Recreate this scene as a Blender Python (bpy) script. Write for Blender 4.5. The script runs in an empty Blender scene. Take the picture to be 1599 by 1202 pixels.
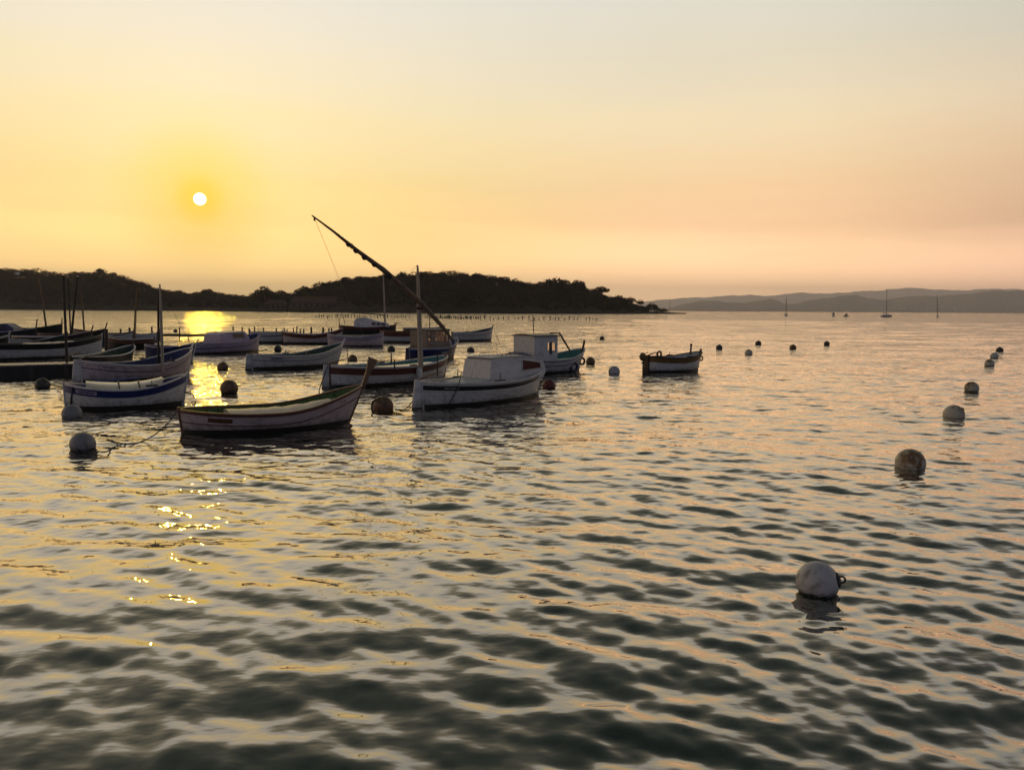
import bpy, math, random
import numpy as np
from mathutils import Vector, Matrix, Euler

random.seed(7)
RNG = np.random.default_rng(11)
S = bpy.context.scene
COL = S.collection
R = math.radians

# ------------------------------------------------------------------ camera
CAM_H = 3.0
FPX, CXP, CYP = 1200.0, 799.5, 601.0
PITCH, ROLL = R(5.58), R(0.34)
cam_d = bpy.data.cameras.new('camera')
cam = bpy.data.objects.new('camera', cam_d)
COL.objects.link(cam)
cam_d.sensor_width = 36.0
cam_d.lens = 36.0 * FPX / 1599.0
cam_d.clip_start, cam_d.clip_end = 0.1, 60000.0
CAM_R = Matrix.Rotation(R(90) - PITCH, 3, 'X') @ Matrix.Rotation(ROLL, 3, 'Z')
cam.matrix_world = Matrix.Translation((0, 0, CAM_H)) @ CAM_R.to_4x4()
S.camera = cam

def ray(px, py):
    return (CAM_R @ Vector(((px - CXP) / FPX, -(py - CYP) / FPX, -1.0))).normalized()

def at(px, py, z=0.0):
    d = ray(px, py)
    k = (z - CAM_H) / d.z
    return Vector((0, 0, CAM_H)) + d * k

def at_d(px, py, dist):
    """point seen at a pixel of the photograph, at a given forward distance (m)"""
    d = ray(px, py)
    return Vector((0, 0, CAM_H)) + d * (dist / d.y)

# ------------------------------------------------------------------ sky and sun
SUN_V = ray(312, 311)
SUN_EL = math.asin(SUN_V.z)
SUN_AZ = math.atan2(SUN_V.x, SUN_V.y)

def lin(r, g, b):
    f = lambda c: (c / 255 / 12.92) if c / 255 <= 0.04045 else ((c / 255 + 0.055) / 1.055) ** 2.4
    return (f(r), f(g), f(b), 1.0)

W = bpy.data.worlds.new('World')
S.world = W
W.use_nodes = True
nt = W.node_tree
nt.nodes.clear()
def N(t, **kw):
    n = nt.nodes.new(t)
    for k, v in kw.items():
        setattr(n, k, v)
    return n
def L(a, b):
    nt.links.new(a, b)
def ramp(node, stops, interp='EASE'):
    cr = node.color_ramp
    cr.interpolation = interp
    while len(cr.elements) > 1:
        cr.elements.remove(cr.elements[-1])
    cr.elements[0].position, cr.elements[0].color = stops[0]
    for p, c in stops[1:]:
        e = cr.elements.new(p)
        e.color = c
w_out = N('ShaderNodeOutputWorld')
w_bg = N('ShaderNodeBackground')
w_bg.inputs['Strength'].default_value = 2.0
w_tc = N('ShaderNodeTexCoord')
w_nrm = N('ShaderNodeVectorMath', operation='NORMALIZE')
L(w_tc.outputs['Generated'], w_nrm.inputs[0])
w_sep = N('ShaderNodeSeparateXYZ')
L(w_nrm.outputs[0], w_sep.inputs[0])
# thin high haze bands stretched along the horizon
w_map = N('ShaderNodeMapping')
w_map.inputs['Scale'].default_value = (2.2, 2.2, 26.0)
L(w_nrm.outputs[0], w_map.inputs[0])
w_noise = N('ShaderNodeTexNoise')
w_noise.inputs['Scale'].default_value = 1.3
w_noise.inputs['Detail'].default_value = 4.0
L(w_map.outputs[0], w_noise.inputs['Vector'])
w_nm = N('ShaderNodeMath', operation='MULTIPLY_ADD')
w_nm.inputs[1].default_value, w_nm.inputs[2].default_value = 0.042, -0.021
L(w_noise.outputs[0], w_nm.inputs[0])
w_z = N('ShaderNodeMath', operation='ADD')
L(w_sep.outputs[2], w_z.inputs[0])
L(w_nm.outputs[0], w_z.inputs[1])
def sk(z, r, g, b, gain=1.0):
    # colours kept at half value in the ramps (the Background doubles them) so that the glowing horizon may exceed 1
    q = lin(r, g, b)
    return (z, (q[0] * gain / 2, q[1] * gain / 2, q[2] * gain / 2, 1.0))
SKY_SUN = [sk(0.0, 254, 208, 128, 2.9), sk(0.06, 254, 210, 130, 2.15), sk(0.108, 254, 216, 138, 1.42), sk(0.147, 254, 225, 150, 1.17),
           sk(0.224, 254, 235, 184, 1.08), sk(0.294, 250, 240, 214, 1.03), sk(0.375, 246, 242, 230), sk(0.43, 184, 178, 154), sk(0.5, 136, 138, 122), sk(0.62, 98, 106, 97), sk(0.8, 82, 90, 82), sk(1.0, 74, 82, 78)]
SKY_MID = [sk(0.0, 254, 204, 152, 3.4), sk(0.06, 253, 203, 152, 2.5), sk(0.108, 251, 203, 154, 1.54), sk(0.147, 251, 210, 160, 1.31),
           sk(0.19, 253, 222, 175, 1.2), sk(0.224, 252, 229, 188, 1.15), sk(0.294, 242, 231, 204, 1.04), sk(0.375, 236, 234, 224), sk(0.43, 174, 166, 146), sk(0.5, 126, 126, 114), sk(0.62, 88, 96, 90), sk(0.8, 76, 84, 80), sk(1.0, 74, 82, 78)]
SKY_SIDE = [sk(0.0, 230, 178, 144, 4.4), sk(0.06, 228, 179, 144, 2.7), sk(0.108, 224, 181, 145, 1.24), sk(0.18, 232, 197, 160, 1.18),
            sk(0.224, 232, 210, 180, 1.12), sk(0.294, 218, 212, 195, 1.03), sk(0.375, 204, 208, 208), sk(0.43, 150, 146, 136), sk(0.5, 110, 112, 106), sk(0.62, 78, 86, 84), sk(0.8, 68, 76, 76), sk(1.0, 70, 78, 77)]
SKY_BACK = [sk(0.0, 110, 107, 124), sk(0.15, 110, 110, 130), sk(0.4, 102, 109, 132), sk(1.0, 74, 82, 82)]
ramps = []
for st in (SKY_SUN, SKY_MID, SKY_SIDE, SKY_BACK):
    n = N('ShaderNodeValToRGB')
    ramp(n, st, 'LINEAR')
    L(w_z.outputs[0], n.inputs[0])
    ramps.append(n)
w_dot = N('ShaderNodeVectorMath', operation='DOT_PRODUCT')
L(w_nrm.outputs[0], w_dot.inputs[0])
w_dot.inputs[1].default_value = SUN_V
w_ac = N('ShaderNodeMath', operation='ARCCOSINE')
w_cl = N('ShaderNodeClamp')
L(w_dot.outputs['Value'], w_cl.inputs[0])
w_cl.inputs[1].default_value = -1.0
L(w_cl.outputs[0], w_ac.inputs[0])
def angle_mask(a0, a1):
    m = N('ShaderNodeMapRange')
    m.interpolation_type = 'SMOOTHSTEP'
    m.inputs[1].default_value, m.inputs[2].default_value = R(a0), R(a1)
    m.inputs[3].default_value, m.inputs[4].default_value = 0.0, 1.0
    L(w_ac.outputs[0], m.inputs[0])
    return m
def mix(a, b, fac):
    m = N('ShaderNodeMix', data_type='RGBA')
    L(fac, m.inputs[0])
    L(a, m.inputs[6])
    if hasattr(b, 'links'):
        L(b, m.inputs[7])
    else:
        m.inputs[7].default_value = b
    return m.outputs[2]
c = mix(ramps[0].outputs[0], ramps[1].outputs[0], angle_mask(8, 38).outputs[0])
c = mix(c, ramps[2].outputs[0], angle_mask(38, 62).outputs[0])
c = mix(c, ramps[3].outputs[0], angle_mask(64, 135).outputs[0])
# aureole round the sun seen through haze
def inv_mask(a0, a1, k):
    m = angle_mask(a0, a1)
    m.inputs[3].default_value, m.inputs[4].default_value = k, 0.0
    return m.outputs[0]
c = mix(c, sk(0, 255, 224, 92, 1.08)[1], inv_mask(0.5, 6.5, 0.85))
c = mix(c, sk(0, 255, 216, 0, 1.12)[1], inv_mask(0.4, 2.2, 1.0))
c = mix(c, (13.0, 10.5, 6.5, 1.0), inv_mask(0.27, 0.43, 1.0))
# physical sky blended in
w_sky = N('ShaderNodeTexSky', sky_type='NISHITA')
w_sky.sun_disc = False
w_sky.sun_elevation = SUN_EL
w_sky.sun_rotation = SUN_AZ
w_sky.air_density, w_sky.dust_density, w_sky.ozone_density = 1.2, 4.0, 1.0
w_sc = N('ShaderNodeVectorMath', operation='SCALE')
w_sc.inputs['Scale'].default_value = 0.05
L(w_sky.outputs[0], w_sc.inputs[0])
m = N('ShaderNodeMix', data_type='RGBA')
m.inputs[0].default_value = 0.05
L(c, m.inputs[6])
L(w_sc.outputs[0], m.inputs[7])
L(m.outputs[2], w_bg.inputs['Color'])
L(w_bg.outputs[0], w_out.inputs[0])

sun_d = bpy.data.lights.new('sun', 'SUN')
sun_d.energy = 0.10
sun_d.angle = R(0.5)
sun_d.color = (1.0, 0.70, 0.05)
sun = bpy.data.objects.new('sun', sun_d)
COL.objects.link(sun)
sun.location = (0, 0, 400)
sun.rotation_euler = (-SUN_V).to_track_quat('-Z', 'Y').to_euler()

S.view_settings.view_transform = 'Standard'
S.view_settings.look = 'None'
S.view_settings.exposure = 0.0
S.view_settings.gamma = 1.0
S.view_settings.use_curve_mapping = False
S.render.engine = 'CYCLES'
S.cycles.use_denoising = True
S.cycles.sample_clamp_indirect = 4.0
S.cycles.blur_glossy = 1.0
S.cycles.max_bounces = 8
S.cycles.volume_bounces = 3

# ------------------------------------------------------------------ materials
def principled(name):
    m = bpy.data.materials.new(name)
    m.use_nodes = True
    t = m.node_tree
    b = t.nodes['Principled BSDF']
    return m, t, b

HG = (0.6, 6, 2)      # grain stretched along the hull
def paint(name, rgb, rough=0.45, var=0.18, scale=3.0, dirt=None, bump=0.002, grain=None, ior=None):
    """painted or weathered surface: colour patches, streaky wear and a fine uneven relief"""
    m, t, b = principled(name)
    tc = t.nodes.new('ShaderNodeTexCoord')
    mp = t.nodes.new('ShaderNodeMapping')
    mp.inputs['Scale'].default_value = grain or (1, 1, 1)
    t.links.new(tc.outputs['Object'], mp.inputs[0])
    n = t.nodes.new('ShaderNodeTexNoise')
    n.inputs['Scale'].default_value = scale
    n.inputs['Detail'].default_value = 6
    n.inputs['Roughness'].default_value = 0.65
    t.links.new(mp.outputs[0], n.inputs['Vector'])
    r = t.nodes.new('ShaderNodeValToRGB')
    d = dirt or tuple(x * (1 - 2.2 * var) for x in rgb)
    ramp(r, [(0.30, (*d, 1)), (0.52, (*rgb, 1)), (0.75, (*[min(1, x * (1 + var)) for x in rgb], 1))], 'LINEAR')
    t.links.new(n.outputs[0], r.inputs[0])
    col_out = r.outputs[0]
    if grain == HG:
        pa = t.nodes.new('ShaderNodeAttribute'); pa.attribute_name = 'plank'
        ml = t.nodes.new('ShaderNodeMath'); ml.operation = 'MULTIPLY'; ml.inputs[1].default_value = 9.0
        fr = t.nodes.new('ShaderNodeMath'); fr.operation = 'FRACT'
        sm = t.nodes.new('ShaderNodeMapRange'); sm.inputs[1].default_value, sm.inputs[2].default_value = 0.86, 0.97
        sm.inputs[3].default_value, sm.inputs[4].default_value = 0.0, 0.42
        t.links.new(pa.outputs['Fac'], ml.inputs[0]); t.links.new(ml.outputs[0], fr.inputs[0]); t.links.new(fr.outputs[0], sm.inputs[0])
        m1 = t.nodes.new('ShaderNodeMix'); m1.data_type = 'RGBA'; m1.inputs[7].default_value = tuple(x * 0.35 for x in rgb) + (1,)
        t.links.new(sm.outputs[0], m1.inputs[0]); t.links.new(col_out, m1.inputs[6])
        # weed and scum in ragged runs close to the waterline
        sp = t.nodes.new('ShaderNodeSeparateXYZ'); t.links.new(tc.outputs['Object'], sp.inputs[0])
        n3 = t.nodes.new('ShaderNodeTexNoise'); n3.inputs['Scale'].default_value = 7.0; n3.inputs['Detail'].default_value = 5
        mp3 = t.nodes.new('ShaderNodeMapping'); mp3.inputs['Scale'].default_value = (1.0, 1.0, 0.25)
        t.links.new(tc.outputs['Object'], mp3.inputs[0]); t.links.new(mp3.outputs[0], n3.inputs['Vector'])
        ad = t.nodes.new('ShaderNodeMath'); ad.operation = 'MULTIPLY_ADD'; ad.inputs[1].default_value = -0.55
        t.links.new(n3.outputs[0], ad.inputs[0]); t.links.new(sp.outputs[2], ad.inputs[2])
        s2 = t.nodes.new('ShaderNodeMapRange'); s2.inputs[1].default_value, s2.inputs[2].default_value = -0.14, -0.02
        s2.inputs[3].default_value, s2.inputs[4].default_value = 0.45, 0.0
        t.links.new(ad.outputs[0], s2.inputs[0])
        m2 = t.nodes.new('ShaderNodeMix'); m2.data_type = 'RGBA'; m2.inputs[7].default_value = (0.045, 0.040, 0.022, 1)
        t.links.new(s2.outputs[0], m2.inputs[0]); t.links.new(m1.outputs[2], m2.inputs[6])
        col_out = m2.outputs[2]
    t.links.new(col_out, b.inputs['Base Color'])
    n2 = t.nodes.new('ShaderNodeTexNoise')
    n2.inputs['Scale'].default_value = scale * 9
    n2.inputs['Detail'].default_value = 3
    t.links.new(mp.outputs[0], n2.inputs['Vector'])
    mr = t.nodes.new('ShaderNodeMapRange')
    mr.inputs[3].default_value, mr.inputs[4].default_value = rough - 0.12, rough + 0.15
    if ior:
        b.inputs['IOR'].default_value = ior
    t.links.new(n2.outputs[0], mr.inputs[0])
    t.links.new(mr.outputs[0], b.inputs['Roughness'])
    bp = t.nodes.new('ShaderNodeBump')
    bp.inputs['Strength'].default_value = 0.5
    bp.inputs['Distance'].default_value = bump
    t.links.new(n2.outputs[0], bp.inputs['Height'])
    t.links.new(bp.outputs[0], b.inputs['Normal'])
    return m

M = {
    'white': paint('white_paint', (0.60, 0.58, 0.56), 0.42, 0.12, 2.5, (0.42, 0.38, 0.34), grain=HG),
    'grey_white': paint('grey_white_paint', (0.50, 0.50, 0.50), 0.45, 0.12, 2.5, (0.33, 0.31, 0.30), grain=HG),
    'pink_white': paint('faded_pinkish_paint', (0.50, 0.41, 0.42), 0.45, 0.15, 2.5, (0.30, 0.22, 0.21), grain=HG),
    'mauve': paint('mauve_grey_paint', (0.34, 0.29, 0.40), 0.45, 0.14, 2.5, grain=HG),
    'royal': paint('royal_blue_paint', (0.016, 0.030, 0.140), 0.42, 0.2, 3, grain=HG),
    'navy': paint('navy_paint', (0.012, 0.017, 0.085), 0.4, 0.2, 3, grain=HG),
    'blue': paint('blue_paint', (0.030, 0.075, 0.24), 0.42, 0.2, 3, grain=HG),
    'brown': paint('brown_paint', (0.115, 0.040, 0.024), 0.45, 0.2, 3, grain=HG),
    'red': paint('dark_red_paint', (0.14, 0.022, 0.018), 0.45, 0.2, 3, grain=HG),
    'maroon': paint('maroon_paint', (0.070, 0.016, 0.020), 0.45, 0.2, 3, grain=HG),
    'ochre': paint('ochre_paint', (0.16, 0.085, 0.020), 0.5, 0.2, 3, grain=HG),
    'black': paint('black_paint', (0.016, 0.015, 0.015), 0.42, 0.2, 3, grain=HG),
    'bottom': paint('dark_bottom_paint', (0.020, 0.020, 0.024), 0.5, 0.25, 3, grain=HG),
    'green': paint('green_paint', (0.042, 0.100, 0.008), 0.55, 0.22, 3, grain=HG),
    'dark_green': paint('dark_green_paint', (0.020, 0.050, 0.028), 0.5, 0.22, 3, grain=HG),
    'teal': paint('teal_paint', (0.060, 0.200, 0.190), 0.5, 0.2, 3, grain=HG),
    'cream': paint('cream_paint', (0.55, 0.48, 0.38), 0.32, 0.15, 3, grain=HG, ior=1.8),
    'wood': paint('varnished_wood', (0.190, 0.095, 0.040), 0.45, 0.25, 2.2, grain=(1, 12, 12)),
    'spar': paint('weathered_spar_wood', (0.16, 0.105, 0.060), 0.6, 0.3, 5, grain=(3, 3, 0.6)),
    'dark_wood': paint('tarred_wood', (0.035, 0.026, 0.020), 0.6, 0.3, 2.0, grain=(1, 5, 5)),
    'pile': paint('black_pile', (0.014, 0.012, 0.011), 0.6, 0.3, 3, grain=(3, 3, 0.6)),
    'planks': paint('grey_planks', (0.32, 0.26, 0.20), 0.35, 0.3, 2.0, grain=(0.8, 9, 9), ior=1.8),
    'canvas': paint('beige_canvas', (0.60, 0.45, 0.34), 0.45, 0.18, 2.0, bump=0.006, ior=1.7),
    'varnish_pale': paint('pale_varnished_boards', (0.60, 0.47, 0.36), 0.24, 0.15, 2.0, grain=(0.7, 8, 8), ior=2.0),
    'grey_canvas': paint('grey_canvas', (0.18, 0.19, 0.21), 0.8, 0.2, 2.0, bump=0.006),
    'rope': paint('rope', (0.20, 0.15, 0.10), 0.9, 0.3, 20),
    'dark_rope': paint('wet_rope', (0.05, 0.038, 0.028), 0.8, 0.3, 20),
    'metal': paint('galvanised_metal', (0.22, 0.22, 0.22), 0.45, 0.2, 8),
    'dark_metal': paint('dark_metal', (0.03, 0.03, 0.03), 0.45, 0.2, 8),
    'rubber': paint('black_rubber', (0.02, 0.02, 0.02), 0.6, 0.2, 8),
    'fender': paint('white_vinyl', (0.55, 0.55, 0.53), 0.4, 0.12, 6),
    'gull': paint('gull_feathers', (0.72, 0.72, 0.74), 0.7, 0.08, 4),
    'stone': paint('pale_render', (0.07, 0.055, 0.04), 0.85, 0.2, 0.4),
    'tile': paint('clay_tiles', (0.085, 0.05, 0.03), 0.85, 0.25, 0.8),
    'bark': paint('pine_bark', (0.07, 0.045, 0.032), 0.9, 0.3, 1.5),
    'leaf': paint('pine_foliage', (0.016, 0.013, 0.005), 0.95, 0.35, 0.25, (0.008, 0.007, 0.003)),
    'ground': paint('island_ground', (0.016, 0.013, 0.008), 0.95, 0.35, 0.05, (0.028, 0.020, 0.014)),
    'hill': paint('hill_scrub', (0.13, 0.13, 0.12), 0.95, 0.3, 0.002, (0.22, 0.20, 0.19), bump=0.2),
    'far_hill': paint('haze_paled_limestone', (0.50, 0.47, 0.45), 0.95, 0.15, 0.002, (0.40, 0.38, 0.36), bump=0.2),  # far range paled in its own colour to carry distance haze
    'town': paint('pale_town_walls', (0.62, 0.57, 0.50), 0.9, 0.1, 0.1),
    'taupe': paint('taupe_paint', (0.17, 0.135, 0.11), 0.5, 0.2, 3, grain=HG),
    'mast': paint('pale_mast_wood', (0.34, 0.28, 0.21), 0.55, 0.2, 5, grain=(3, 3, 0.6)),
}
def glass_mat():
    m = bpy.data.materials.new('cabin_glass')
    m.use_nodes = True
    t = m.node_tree
    t.nodes.clear()
    o = t.nodes.new('ShaderNodeOutputMaterial')
    mx = t.nodes.new('ShaderNodeMixShader')
    tr = t.nodes.new('ShaderNodeBsdfTransparent')
    tr.inputs[0].default_value = (0.99, 0.90, 0.83, 1)
    gl = t.nodes.new('ShaderNodeBsdfGlossy')
    gl.inputs['Roughness'].default_value = 0.06
    fr = t.nodes.new('ShaderNodeFresnel')
    fr.inputs[0].default_value = 1.3
    t.links.new(fr.outputs[0], mx.inputs[0])
    t.links.new(tr.outputs[0], mx.inputs[1])
    t.links.new(gl.outputs[0], mx.inputs[2])
    t.links.new(mx.outputs[0], o.inputs[0])
    return m
M['glass'] = glass_mat()
def dark_glass():
    m, t, b = principled('dark_window_glass')
    b.inputs['Base Color'].default_value = (0.02, 0.012, 0.01, 1)
    b.inputs['Roughness'].default_value = 0.12
    return m
M['dark_glass'] = dark_glass()
def brown_glass():
    m, t, b = principled('brown_tinted_glass')
    b.inputs['Base Color'].default_value = (0.075, 0.018, 0.012, 1)
    b.inputs['Roughness'].default_value = 0.6
    b.inputs['Specular IOR Level'].default_value = 0.2
    return m
M['brown_glass'] = brown_glass()

# ------------------------------------------------------------------ mesh helpers
class MB:
    def __init__(self):
        self.v, self.f, self.mi, self.mats = [], [], [], []
    def mat(self, m):
        if m not in self.mats:
            self.mats.append(m)
        return self.mats.index(m)
    def quadgrid(self, rows, m, close=False, flip=False):
        """rows: list of lists of points, all the same length"""
        b = len(self.v)
        k = len(rows[0])
        for r_ in rows:
            self.v += [tuple(p) for p in r_]
        i_m = [self.mat(x) for x in m] if isinstance(m, list) else None
        mm = None if i_m else self.mat(m)
        for i in range(len(rows) - 1):
            for j in range(k if close else k - 1):
                a, c_ = b + i * k + j, b + i * k + (j + 1) % k
                q = (a, c_, c_ + k, a + k)
                self.f.append(q[::-1] if flip else q)
                self.mi.append(i_m[j] if i_m else mm)
        return b
    def poly(self, idx, m):
        self.f.append(tuple(idx))
        self.mi.append(self.mat(m))
    def box(self, lo, hi, m, mtx=None):
        x0, y0, z0 = lo
        x1, y1, z1 = hi
        b = len(self.v)
        ps = [(x0, y0, z0), (x1, y0, z0), (x1, y1, z0), (x0, y1, z0), (x0, y0, z1), (x1, y0, z1), (x1, y1, z1), (x0, y1, z1)]
        if mtx:
            ps = [tuple(mtx @ Vector(p)) for p in ps]
        self.v += ps
        for q in ((0, 3, 2, 1), (4, 5, 6, 7), (0, 1, 5, 4), (1, 2, 6, 5), (2, 3, 7, 6), (3, 0, 4, 7)):
            self.poly([b + i for i in q], m)
    def tube(self, pts, rad, m, seg=8, caps=True):
        pts = [Vector(p) for p in pts]
        rads = rad if isinstance(rad, (list, tuple)) else [rad] * len(pts)
        rows = []
        prev = None
        for i, p in enumerate(pts):
            d = (pts[min(i + 1, len(pts) - 1)] - pts[max(i - 1, 0)]).normalized()
            if prev is None:
                up = Vector((0, 0, 1)) if abs(d.z) < 0.9 else Vector((1, 0, 0))
                prev = d.cross(up).normalized()
            prev = (prev - d * prev.dot(d)).normalized()
            b2 = d.cross(prev)
            rows.append([p + (prev * math.cos(a) + b2 * math.sin(a)) * rads[i] for a in [2 * math.pi * k / seg for k in range(seg)]])
        b = self.quadgrid(rows, m, close=True)
        if caps:
            self.poly([b + k for k in range(seg)][::-1], m)
            e = b + (len(rows) - 1) * seg
            self.poly([e + k for k in range(seg)], m)
    def prism_xz(self, pts, y0, y1, m, y0t=None, y1t=None, zs=None):
        """polygon in the x-z plane given thickness along y; half widths may shrink with height"""
        n = len(pts)
        b = len(self.v)
        zlo, zhi = min(p[1] for p in pts), max(p[1] for p in pts)
        def yy(z, a, c_):
            if c_ is None:
                return a
            return a + (c_ - a) * (z - zlo) / max(1e-6, zhi - zlo)
        self.v += [(x, yy(z, y0, y0t), z) for x, z in pts] + [(x, yy(z, y1, y1t), z) for x, z in pts]
        self.poly([b + i for i in range(n)], m)
        self.poly([b + n + i for i in range(n)][::-1], m)
        for i in range(n):
            j = (i + 1) % n
            self.poly([b + i, b + n + i, b + n + j, b + j], m)
    def sphere(self, c_, r_, m, seg=24, rings=14, sx=1, sy=1, sz=1):
        rows = []
        for i in range(rings + 1):
            th = math.pi * i / rings
            rows.append([(c_[0] + r_ * sx * math.sin(th) * math.cos(a), c_[1] + r_ * sy * math.sin(th) * math.sin(a), c_[2] + r_ * sz * math.cos(th))
                         for a in [2 * math.pi * k / seg for k in range(seg)]])
        self.quadgrid(rows, m, close=True, flip=True)
    def torus(self, c_, R_, r_, m, ax='Y', seg=20, sub=8):
        rows = []
        for i in range(seg + 1):
            a = 2 * math.pi * i / seg
            row = []
            for k in range(sub):
                b_ = 2 * math.pi * k / sub
                d = R_ + r_ * math.cos(b_)
                p = (d * math.cos(a), r_ * math.sin(b_), d * math.sin(a))
                if ax == 'X':
                    p = (p[1], p[0], p[2])
                if ax == 'Z':
                    p = (p[0], p[2], p[1])
                row.append((c_[0] + p[0], c_[1] + p[1], c_[2] + p[2]))
            rows.append(row)
        self.quadgrid(rows, m, close=True)
    def build(self, name, parent=None, sharp=35):
        me = bpy.data.meshes.new(name)
        me.from_pydata(self.v, [], self.f)
        for x in self.mats:
            me.materials.append(x)
        me.polygons.foreach_set('material_index', self.mi)
        me.polygons.foreach_set('use_smooth', [True] * len(self.f))
        me.update()
        me.set_sharp_from_angle(angle=R(sharp))
        o = bpy.data.objects.new(name, me)
        COL.objects.link(o)
        if parent is not None:
            o.parent = parent
        return o

def tag(o, label=None, cat=None, group=None, kind=None):
    if label:
        o['label'] = label
    if cat:
        o['category'] = cat
    if group:
        o['group'] = group
    if kind:
        o['kind'] = kind
    return o

def empty(name, loc, rz=0.0, label=None, cat=None, group=None):
    o = bpy.data.objects.new(name, None)
    o.empty_display_size = 0.3
    COL.objects.link(o)
    o.location = loc
    o.rotation_euler = (0, 0, rz)
    return tag(o, label, cat, group)

def fast_mesh(name, verts, quads, mat, smooth=False):
    me = bpy.data.meshes.new(name)
    nv, nf, k = len(verts), len(quads), quads.shape[1]
    me.vertices.add(nv)
    me.vertices.foreach_set('co', verts.astype(np.float32).ravel())
    me.loops.add(nf * k)
    me.loops.foreach_set('vertex_index', quads.astype(np.int32).ravel())
    me.polygons.add(nf)
    me.polygons.foreach_set('loop_start', np.arange(0, nf * k, k, dtype=np.int32))
    me.polygons.foreach_set('loop_total', np.full(nf, k, dtype=np.int32))
    me.polygons.foreach_set('use_smooth', np.full(nf, smooth, dtype=bool))
    me.update(calc_edges=True)
    me.validate()
    me.materials.append(mat)
    o = bpy.data.objects.new(name, me)
    COL.objects.link(o)
    return o
# ------------------------------------------------------------------ water
def water_material():
    m, t, b = principled('sea_water')
    t.nodes.remove(b)
    b = t.nodes.new('ShaderNodeBsdfDiffuse')          # light scattered back from inside the dark water
    b.inputs['Color'].default_value = (0.022, 0.040, 0.029, 1)
    gl = t.nodes.new('ShaderNodeBsdfGlossy')
    gl.inputs['Color'].default_value = (0.99, 0.93, 0.87, 1)
    gl.inputs['Roughness'].default_value = 0.028
    lw = t.nodes.new('ShaderNodeLayerWeight')         # reflection grows toward grazing angles, as on water
    lw.inputs['Blend'].default_value = 0.5
    pw = t.nodes.new('ShaderNodeMath'); pw.operation = 'POWER'; pw.inputs[1].default_value = 2.25
    t.links.new(lw.outputs['Facing'], pw.inputs[0])
    sc_ = t.nodes.new('ShaderNodeMath'); sc_.operation = 'MULTIPLY_ADD'
    sc_.inputs[1].default_value, sc_.inputs[2].default_value = 0.95, 0.045
    t.links.new(pw.outputs[0], sc_.inputs[0])
    mxs = t.nodes.new('ShaderNodeMixShader')
    t.links.new(sc_.outputs[0], mxs.inputs[0])
    t.links.new(b.outputs[0], mxs.inputs[1])
    t.links.new(gl.outputs[0], mxs.inputs[2])
    t.links.new(mxs.outputs[0], t.nodes['Material Output'].inputs['Surface'])
    geo = t.nodes.new('ShaderNodeNewGeometry')
    at_ = t.nodes.new('ShaderNodeAttribute')
    at_.attribute_name = 'far_share'
    def nz(scale, stretch, detail):
        mp = t.nodes.new('ShaderNodeMapping')
        mp.inputs['Rotation'].default_value = (0, 0, R(-14))
        mp.inputs['Scale'].default_value = stretch
        t.links.new(geo.outputs['Position'], mp.inputs[0])
        n = t.nodes.new('ShaderNodeTexNoise')
        n.inputs['Scale'].default_value = scale
        n.inputs['Detail'].default_value = detail
        n.inputs['Roughness'].default_value = 0.55
        t.links.new(mp.outputs[0], n.inputs['Vector'])
        return n.outputs[0]
    fine = nz(4.5, (0.7, 1.25, 1), 2.0)
    mid = nz(0.16, (0.6, 1.35, 1), 6.0)
    chop = nz(0.80, (0.85, 1.2, 1), 3.0)
    patch = nz(0.05, (0.6, 1.5, 1), 2.0)
    pr = t.nodes.new('ShaderNodeMapRange')
    pr.inputs[1].default_value, pr.inputs[2].default_value = 0.38, 0.62
    pr.inputs[3].default_value, pr.inputs[4].default_value = 0.35, 1.0
    t.links.new(patch, pr.inputs[0])
    b1 = t.nodes.new('ShaderNodeBump')
    b1.inputs['Strength'].default_value = 1.0
    mulm = t.nodes.new('ShaderNodeMath'); mulm.operation = 'MULTIPLY'
    t.links.new(at_.outputs['Fac'], mulm.inputs[0]); mulm.inputs[1].default_value = 0.45
    t.links.new(mulm.outputs[0], b1.inputs['Distance'])
    t.links.new(mid, b1.inputs['Height'])
    bc = t.nodes.new('ShaderNodeBump')
    bc.inputs['Strength'].default_value = 1.0
    mulc = t.nodes.new('ShaderNodeMath'); mulc.operation = 'MULTIPLY'
    t.links.new(at_.outputs['Fac'], mulc.inputs[0]); mulc.inputs[1].default_value = 0.26
    t.links.new(mulc.outputs[0], bc.inputs['Distance'])
    t.links.new(chop, bc.inputs['Height'])
    t.links.new(b1.outputs[0], bc.inputs['Normal'])
    b2 = t.nodes.new('ShaderNodeBump')
    b2.inputs['Strength'].default_value = 1.0
    mulf = t.nodes.new('ShaderNodeMath'); mulf.operation = 'MULTIPLY'
    t.links.new(pr.outputs[0], mulf.inputs[0]); mulf.inputs[1].default_value = 0.010
    t.links.new(mulf.outputs[0], b2.inputs['Distance'])
    t.links.new(fine, b2.inputs['Height'])
    t.links.new(bc.outputs[0], b2.inputs['Normal'])
    t.links.new(b2.outputs[0], b.inputs['Normal'])
    t.links.new(b2.outputs[0], lw.inputs['Normal'])
    t.links.new(b2.outputs[0], gl.inputs['Normal'])
    return m
WATER_IOR = 2.0

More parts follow.
